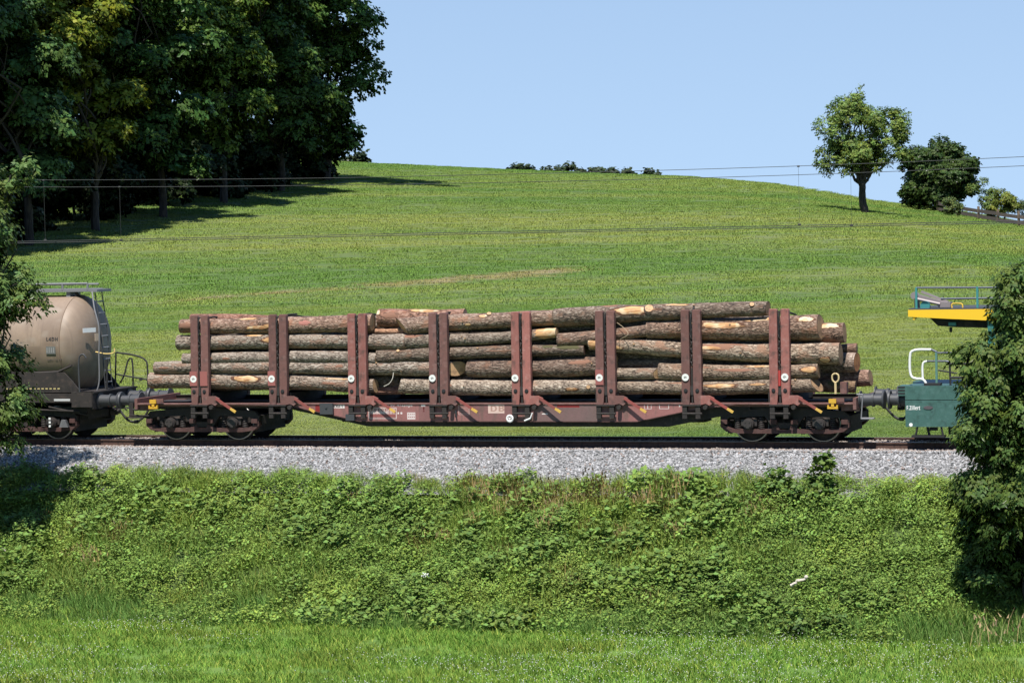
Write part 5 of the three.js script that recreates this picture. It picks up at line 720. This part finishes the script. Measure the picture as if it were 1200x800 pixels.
const LOGS = [
  [[-9.38, 1.58, 0.95, 0.22, -2.98, 1.43, 0.98, 0.19], 'bottom grey log at the left end with a bare orange patch, resting on the wagon', { bark: 'g', tone: [0.98, 0.92, 0.88], patches: [[-6.55, 22, 0.34, 26], [-7.5, 10, 0.12, 10, 'mark'], [-4.0, 45, 0.35, 7], [-4.2, 5, 0.2, 12, 'mark'], [-9.0, 50, 0.2, 10, 'mark']], el: endOld, er: endFresh }],
  [[-9.22, 1.92, 1.0, 0.17, -0.76, 1.85, 0.96, 0.20], 'long grey log, second from the bottom at the left, with a big slanting pale cut', { bark: 'g', tone: [0.9, 0.88, 0.86], el: endPink, er: endFresh, tr: [-1.1, 0.1], patches: [[-3.9, 15, 0.1, 14, 'mark'], [-8.9, 0, 0.15, 12, 'mark']], bend: 0.03 }],
  [[-8.39, 2.16, 1.02, 0.15, -2.9, 2.13, 1.02, 0.15], 'thin grey log, third from the bottom at the left', { bark: 'g', patches: [[-7.6, 0, 0.12, 14, 'mark'], [-7.1, -5, 0.1, 14, 'mark']] }],
  [[-8.55, 2.59, 0.96, 0.21, -2.09, 2.56, 0.97, 0.195], 'grey log second from the top at the left with two torn yellow patches', { bark: 'g', tone: [0.98, 0.95, 0.92], patches: [[-5.75, 15, 0.28, 26], [-6.3, 52, 0.22, 12]], bend: 0.02 }],
  [[-8.45, 3.02, 0.98, 0.19, -3.03, 3.05, 0.94, 0.235], 'top front log at the left, smooth pinkish bark with a red paint mark', { bark: 'b', tone: [1.25, 1.12, 1.05], patches: [[-6.2, -12, 0.3, 16], [-5.8, 0, 0.22, 14], [-6.5, 62, 0.25, 12], [-5.5, -8, 0.2, 14, 'plain'], [-4.85, 20, 0.14, 20, 'spray'], [-8.2, 0, 0.25, 24, 'mark']], el: endOld }],
  [[-2.22, 2.94, 0.95, 0.22, 1.91, 3.12, 0.97, 0.20], 'thick brown log on top at the middle with a pale knot and taper-cut left end', { bark: 'b', tone: [1.15, 1.1, 1.06], tl: [0.7, -0.7], el: endFresh, knots: [[0.2, 55, 0.07]], patches: [[-0.35, -20, 0.08, 10], [0.05, 40, 0.12, 14, 'pale'], [1.0, 60, 0.3, 10, 'mark']] }],
  [[-2.25, 2.56, 0.98, 0.19, 2.0, 2.76, 1.04, 0.125], 'grey log under the thick middle one, its right tip stripped to yellow wood', { bark: 'g', tone: [0.92, 0.88, 0.84], patches: [[1.78, 15, 0.36, 75, 'plain'], [-2.0, 50, 0.3, 20, 'mark']], er: endFresh }],
  [[-2.93, 2.17, 0.98, 0.19, 2.71, 2.32, 1.04, 0.125], 'dark slender log in the middle, third from the bottom, with a mossy tip', { bark: 'd', tone: [1.1, 1.05, 1.0], el: endFresh, tl: [0.25, 0], er: std([0.12, 0.06, 0.04], 0.9), knots: [[-2.28, 42, 0.05]], patches: [[2.3, 35, 0.3, 30, 'moss'], [1.75, 50, 0.15, 22, 'moss'], [0.5, 10, 0.4, 6, 'mark']] }],
  [[-0.42, 1.86, 0.95, 0.22, 3.5, 1.93, 0.92, 0.25], 'stout dark brown log in the middle, second from the bottom', { bark: 'b', tone: [0.85, 0.82, 0.8], patches: [[1.2, -15, 0.3, 8, 'mark'], [2.6, 30, 0.3, 14, 'mark']] }],
  [[-2.32, 1.43, 0.96, 0.21, 3.28, 1.39, 0.98, 0.19], 'pale grey bottom log in the middle with a round knot', { bark: 'g', tone: [1.22, 1.18, 1.12], el: endOld, tl: [0.3, 0.3], knots: [[2.83, 5, 0.06]], patches: [[2.4, -12, 0.15, 16], [1.2, 20, 0.14, 10, 'mark'], [-1.0, 20, 0.2, 14, 'mark']] }],
  [[3.37, 1.38, 0.99, 0.18, 8.65, 1.43, 0.98, 0.19], 'bottom brown-grey log at the right with a chamfered end', { bark: 'g', tone: [0.92, 0.84, 0.76], tr: [-0.5, -0.6], patches: [[6.25, 15, 0.4, 16], [7.2, 20, 0.2, 10], [5.2, 40, 0.3, 8, 'mark']], er: endOld }],
  [[1.91, 3.13, 0.93, 0.24, 7.46, 3.31, 0.99, 0.18], 'topmost dark log sloping up to the right, with a splintered yellow wound', { bend: 0.005, bark: 'd', tone: [1.2, 1.15, 1.1], patches: [[4.0, 25, 0.5, 30], [5.15, 62, 0.3, 12], [3.4, 70, 0.2, 14, 'mark']], knots: [[4.45, 35, 0.13], [7.1, 35, 0.07]], er: endOld }],
  [[2.03, 2.56, 1.0, 0.17, 4.34, 2.78, 1.01, 0.16], 'short brown log slanting up beneath the topmost log', { bark: 'b', tone: [0.95, 0.9, 0.86], er: endOld }],
  [[4.34, 2.82, 0.94, 0.23, 8.75, 2.82, 0.86, 0.31], 'thickest log, second row from the top at the right, with long torn strips', { bark: 'b', tone: [1.0, 0.92, 0.86], patches: [[6.3, 25, 0.55, 20], [7.25, 55, 0.45, 12], [8.45, 42, 0.22, 16, 'pale'], [5.4, -20, 0.5, 10, 'mark']], er: endOld, tr: [-0.1, -0.1], bend: 0.02 }],
  [[2.83, 2.48, 1.0, 0.17, 9.24, 2.16, 0.9, 0.27], 'long tan-grey log in the middle of the right half with a bare left tip', { bark: 'g', tone: [1.08, 0.98, 0.88], patches: [[2.95, 10, 0.14, 60, 'plain'], [3.55, -15, 0.2, 18], [6.05, 30, 0.55, 24, 'mark'], [5.9, 20, 0.4, 14], [6.5, 55, 0.3, 12, 'mark'], [8.9, -30, 0.12, 20, 'pale']], er: endOld, bend: 0.05 }],
  [[3.30, 1.72, 1.03, 0.14, 4.64, 1.72, 1.03, 0.145], 'short grey log right of the middle with a slanting tan end', { bark: 'g', tone: [0.95, 0.88, 0.8], tr: [-0.7, 0.2], er: endFresh }],
  [[4.65, 1.75, 0.96, 0.21, 8.71, 1.78, 0.99, 0.18], 'humped brown log second from the bottom at the right, torn tan tip', { bark: 'g', tone: [0.95, 0.84, 0.74], bend: 0.05, patches: [[6.6, 25, 0.5, 14, 'mark'], [8.5, 15, 0.2, 28], [5.6, 45, 0.4, 10, 'mark'], [7.2, 55, 0.3, 10]], er: endOld }],
  [[-8.35, 3.17, 0.55, 0.13, -5.75, 3.08, 0.55, 0.14], 'reddish log peeping over the top front log at the left end', { bark: 'b', tone: [1.3, 0.95, 0.85] }],
  [[-2.96, 3.16, 0.62, 0.24, -0.61, 3.13, 0.62, 0.24], 'rust-brown log on top behind the thick middle log, left end showing', { bark: 'b', tone: [1.2, 0.92, 0.82], patches: [[-1.7, 62, 0.4, 16], [-2.6, 20, 0.2, 20, 'mark'], [-2.93, 40, 0.06, 20, 'pale']] }],
  [[-3.30, 2.84, 0.70, 0.08, -2.25, 2.83, 0.70, 0.09], 'thin stripped tan pole in the gap beneath the rust-brown log', { bark: 'b', tone: [2.4, 1.9, 1.5], er: endFresh }],
  [[-4.09, 2.98, 0.5, 0.12, -3.05, 2.97, 0.5, 0.125], 'small log end with a whitish cut between two top logs left of the middle', { bark: 'g', er: endPink }],
  [[-3.32, 1.29, 0.75, 0.09, -2.27, 1.29, 0.75, 0.095], 'thin reddish log low in the gap between the bottom logs left of the middle', { bark: 'b', tone: [1.3, 0.95, 0.85] }],
  [[3.44, 1.95, 0.7, 0.12, 5.18, 1.94, 0.7, 0.12], 'thin dark log deep in the gap above the short grey log', { bark: 'd' }],
  [[4.93, 2.69, 0.60, 0.26, 9.28, 2.68, 0.60, 0.25], 'log behind the thickest one at the right end, bare yellow on its upper side', { bark: 'b', tone: [0.95, 0.85, 0.78], patches: [[8.85, 48, 0.34, 24, 'pale']], er: endPink }],
  [[6.13, 2.25, 0.15, 0.13, 9.48, 2.27, 0.15, 0.13], 'small log at the right end between two larger cut ends', { bark: 'b', tone: [1.1, 0.95, 0.85], er: endOld }],
  [[5.04, 1.92, 0.25, 0.24, 9.50, 1.93, 0.25, 0.24], 'cracked grey log at the right end with a bright orange cut edge', { bark: 'g', tone: [1.0, 0.92, 0.9], er: std([1.0, 0.66, 0.45], 0.85, 0, { map: endTex }), tr: [-0.12, 0] }],
  [[5.60, 1.53, -0.10, 0.19, 9.76, 1.53, -0.10, 0.20], 'log sticking out farthest at the right end with a greyish cut', { bark: 'b', tone: [1.25, 1.1, 1.05], er: endOld, tr: [-0.05, -0.15] }],
  [[6.19, 1.35, 0.45, 0.15, 9.50, 1.34, 0.45, 0.15], 'mossy brown log lowest at the right end', { bark: 'b', tone: [0.9, 0.8, 0.6], patches: [[9.1, 40, 0.25, 40, 'moss']], er: endOld }],
];
LOGS.forEach(([d, label, o], i) => makeLog(d, label, { ...o, seed: i }));
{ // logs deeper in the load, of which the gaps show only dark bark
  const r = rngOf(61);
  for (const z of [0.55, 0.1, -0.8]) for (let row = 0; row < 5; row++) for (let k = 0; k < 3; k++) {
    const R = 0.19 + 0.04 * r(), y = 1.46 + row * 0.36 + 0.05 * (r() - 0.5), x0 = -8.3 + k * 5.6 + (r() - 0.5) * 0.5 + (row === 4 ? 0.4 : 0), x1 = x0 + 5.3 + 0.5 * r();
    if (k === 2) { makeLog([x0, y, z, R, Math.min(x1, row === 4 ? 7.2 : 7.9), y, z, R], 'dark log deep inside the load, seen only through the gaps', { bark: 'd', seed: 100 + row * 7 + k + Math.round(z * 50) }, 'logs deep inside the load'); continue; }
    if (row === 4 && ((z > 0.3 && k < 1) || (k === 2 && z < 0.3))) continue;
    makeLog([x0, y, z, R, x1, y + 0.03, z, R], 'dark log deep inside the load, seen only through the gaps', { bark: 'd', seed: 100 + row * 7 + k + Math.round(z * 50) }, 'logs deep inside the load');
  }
}
{ const m = new THREE.Mesh(tube([[-2.42, 1.78, 1.12], [-2.44, 1.62, 1.16], [-2.52, 1.50, 1.17], [-2.68, 1.42, 1.16]], 0.012, 6, 16), std([0.45, 0.42, 0.36], 0.8)); add(m, 'twig', 'curved pale twig hanging in the gap between bottom logs left of the middle', 'twig'); }
{ const m = new THREE.Mesh(tube([[3.62, 3.0, 1.16], [3.85, 2.86, 1.3], [3.98, 2.72, 1.42], [3.78, 2.6, 1.40], [3.66, 2.5, 1.2]], 0.008, 5, 20), std([0.35, 0.27, 0.18], 0.8)); add(m, 'twig', 'thin bent twig across the sixth stake pair below its top', 'twig'); }

// ---------------------------------------------------------------- fence on the hill, wires, small things
{
  const f = group('wooden_fence', 'weathered two-rail wooden fence running down the skyline at the right', 'fence');
  const pts = [[-29.9, -205.5], [-26.9, -198.5], [-24.0, -192.5], [-21.1, -187], [-18.6, -182.2], [-16.2, -178.5], [-13.4, -176]], wm = std([1, 1, 1], 0.95, 0, { map: grimeTex([0.10, 0.075, 0.062], [0.05, 0.04, 0.036], [0.17, 0.14, 0.125], 256, 44) }), pm = std([0.17, 0.125, 0.085], 0.95), r = rngOf(71);
  const P = pts.map(([x, z]) => V3(x, groundY(x, z), z));
  P.forEach((p, i) => { const h = 1.15 + 0.15 * r(); const q = part('fence_post', [cyl(0.13, 0.11, h + 0.4, 'y', [0, h / 2 - 0.2, 0], 10)], pm, f); q.position.copy(p); q.rotation.z = (r() - 0.5) * 0.08; });
  for (let i = 0; i + 1 < P.length; i++) for (const h of [0.32, 0.80]) { const a = P[i], b = P[i + 1]; part('fence_rail', [flat([a.x, a.y + h + 0.08 * (r() - 0.5), a.z + 0.12], [b.x, b.y + h + 0.08 * (r() - 0.5), b.z + 0.12], 0.30, 0.06)], wm, f); }
}
function catenary(label, z, my, cy, drops) {
  const g = group('overhead_wire', label, 'overhead line'), wm = std([0.05, 0.052, 0.05], 0.8, 0), a = [], b = [];
  const M2 = my, yAt = (x) => { let i = 0; while (i < M2.length - 2 && x > M2[i + 1][0]) i++; const p0 = M2[Math.max(0, i - 1)], p1 = M2[i], p2 = M2[i + 1], t = (x - p1[0]) / (p2[0] - p1[0]); return lerp(p1[1], p2[1], t); };
  part('carrying_wire', [tube(M2.map(([x, y]) => [x, y, z]), 0.0075, 5, 80)], wm, g); part('contact_wire', [tube([[-60, cy, z + 0.1], [0, cy - 0.01, z - 0.1], [60, cy, z + 0.1]], 0.0095, 5, 40)], wm, g);
  for (const x of drops) { part('dropper', [bar([x, cy, z], [x, yAt(x), z], 0.0035, 5), bar([x - 0.04, cy + 0.02, z], [x + 0.04, cy + 0.02, z], 0.02, 5), bar([x - 0.03, yAt(x) - 0.01, z], [x + 0.03, yAt(x) - 0.01, z], 0.022, 5)], wm, g); }
}
catenary('upper pair of overhead wires above the train with thin droppers', 0, [[-60, 8.6], [-30, 7.5], [-12.8, 6.97], [-5.65, 6.83], [0, 6.79], [7.3, 6.79], [13.5, 6.87], [30, 7.3], [60, 8.4]], 5.33, [-12.9, 8.05, -23, 20]);
catenary('lower pair of overhead wires above the train, just under the upper pair', -0.75, [[-60, 8.4], [-30, 7.3], [-13.2, 6.79], [-6, 6.65], [0, 6.59], [7, 6.58], [13.4, 6.66], [30, 7.1], [60, 8.2]], 5.28, [-11.0, 9.2, -24, 21]);
{
  const g = group('dry_grass', 'tuft of tall dry straw-coloured grass under the bushy ash', 'dry grass', [14.1, groundY(14.1, 7.2), 7.2]);
  part('blades', grassPatch(88, 75, 1.4, 0.3, 0.9, 0.012, 0.6, 0.5), leafMat([0.24, 0.24, 0.11], 0.2), g);
  const s = group('pale_stick', 'pale broken stick lying in the weeds at the right of the embankment foot', 'stick', [9.35, groundY(9.35, 6.1) + 0.46, 6.1]);
  part('wood', limb([-0.17, -0.08, 0.02], [0.17, 0.10, 0], 0.04, 0.03, rngOf(3), 0.2, 7), std([0.5, 0.45, 0.38], 0.9), s); part('knob', plain(new THREE.IcosahedronGeometry(0.05, 1)).translate(0.18, 0.12, 0), std([0.5, 0.45, 0.38], 0.9), s);
  const w = group('white_umbel', 'small white flower head in the weeds left of the middle', 'flower', [0.22, groundY(0.22, 6.1) + 0.46, 6.1]), r = rngOf(9), fl = [];
  for (let i = 0; i < 26; i++) { const q = new THREE.IcosahedronGeometry(0.011 + 0.006 * r(), 0); q.translate((r() - 0.5) * 0.18, 0.05 * r() - (r() < 0.3 ? 0.06 : 0), (r() - 0.5) * 0.12); fl.push(plain(q)); }
  part('flowers', fl, std([0.75, 0.75, 0.7], 0.9), w); part('stem', [bar([0, -0.35, 0], [0, 0, 0], 0.008, 5)], std([0.08, 0.13, 0.04], 0.9), w);
  const d = group('dead_branch', 'grey dead branch on the bare ground below the ash tree at the left', 'branch', [-11.35, groundY(-11.35, 5.3) + 0.12, 5.3]);
  part('wood', [limb([-0.22, 0.14, 0], [0.2, -0.12, 0.05], 0.03, 0.02, rngOf(4), 0.15, 6), limb([-0.3, -0.02, 0], [0.05, 0.0, 0.05], 0.018, 0.012, rngOf(5), 0.15, 6)], std([0.40, 0.36, 0.32], 0.9), d);
}
scene.updateMatrixWorld(true);
renderer.render(scene, camera);
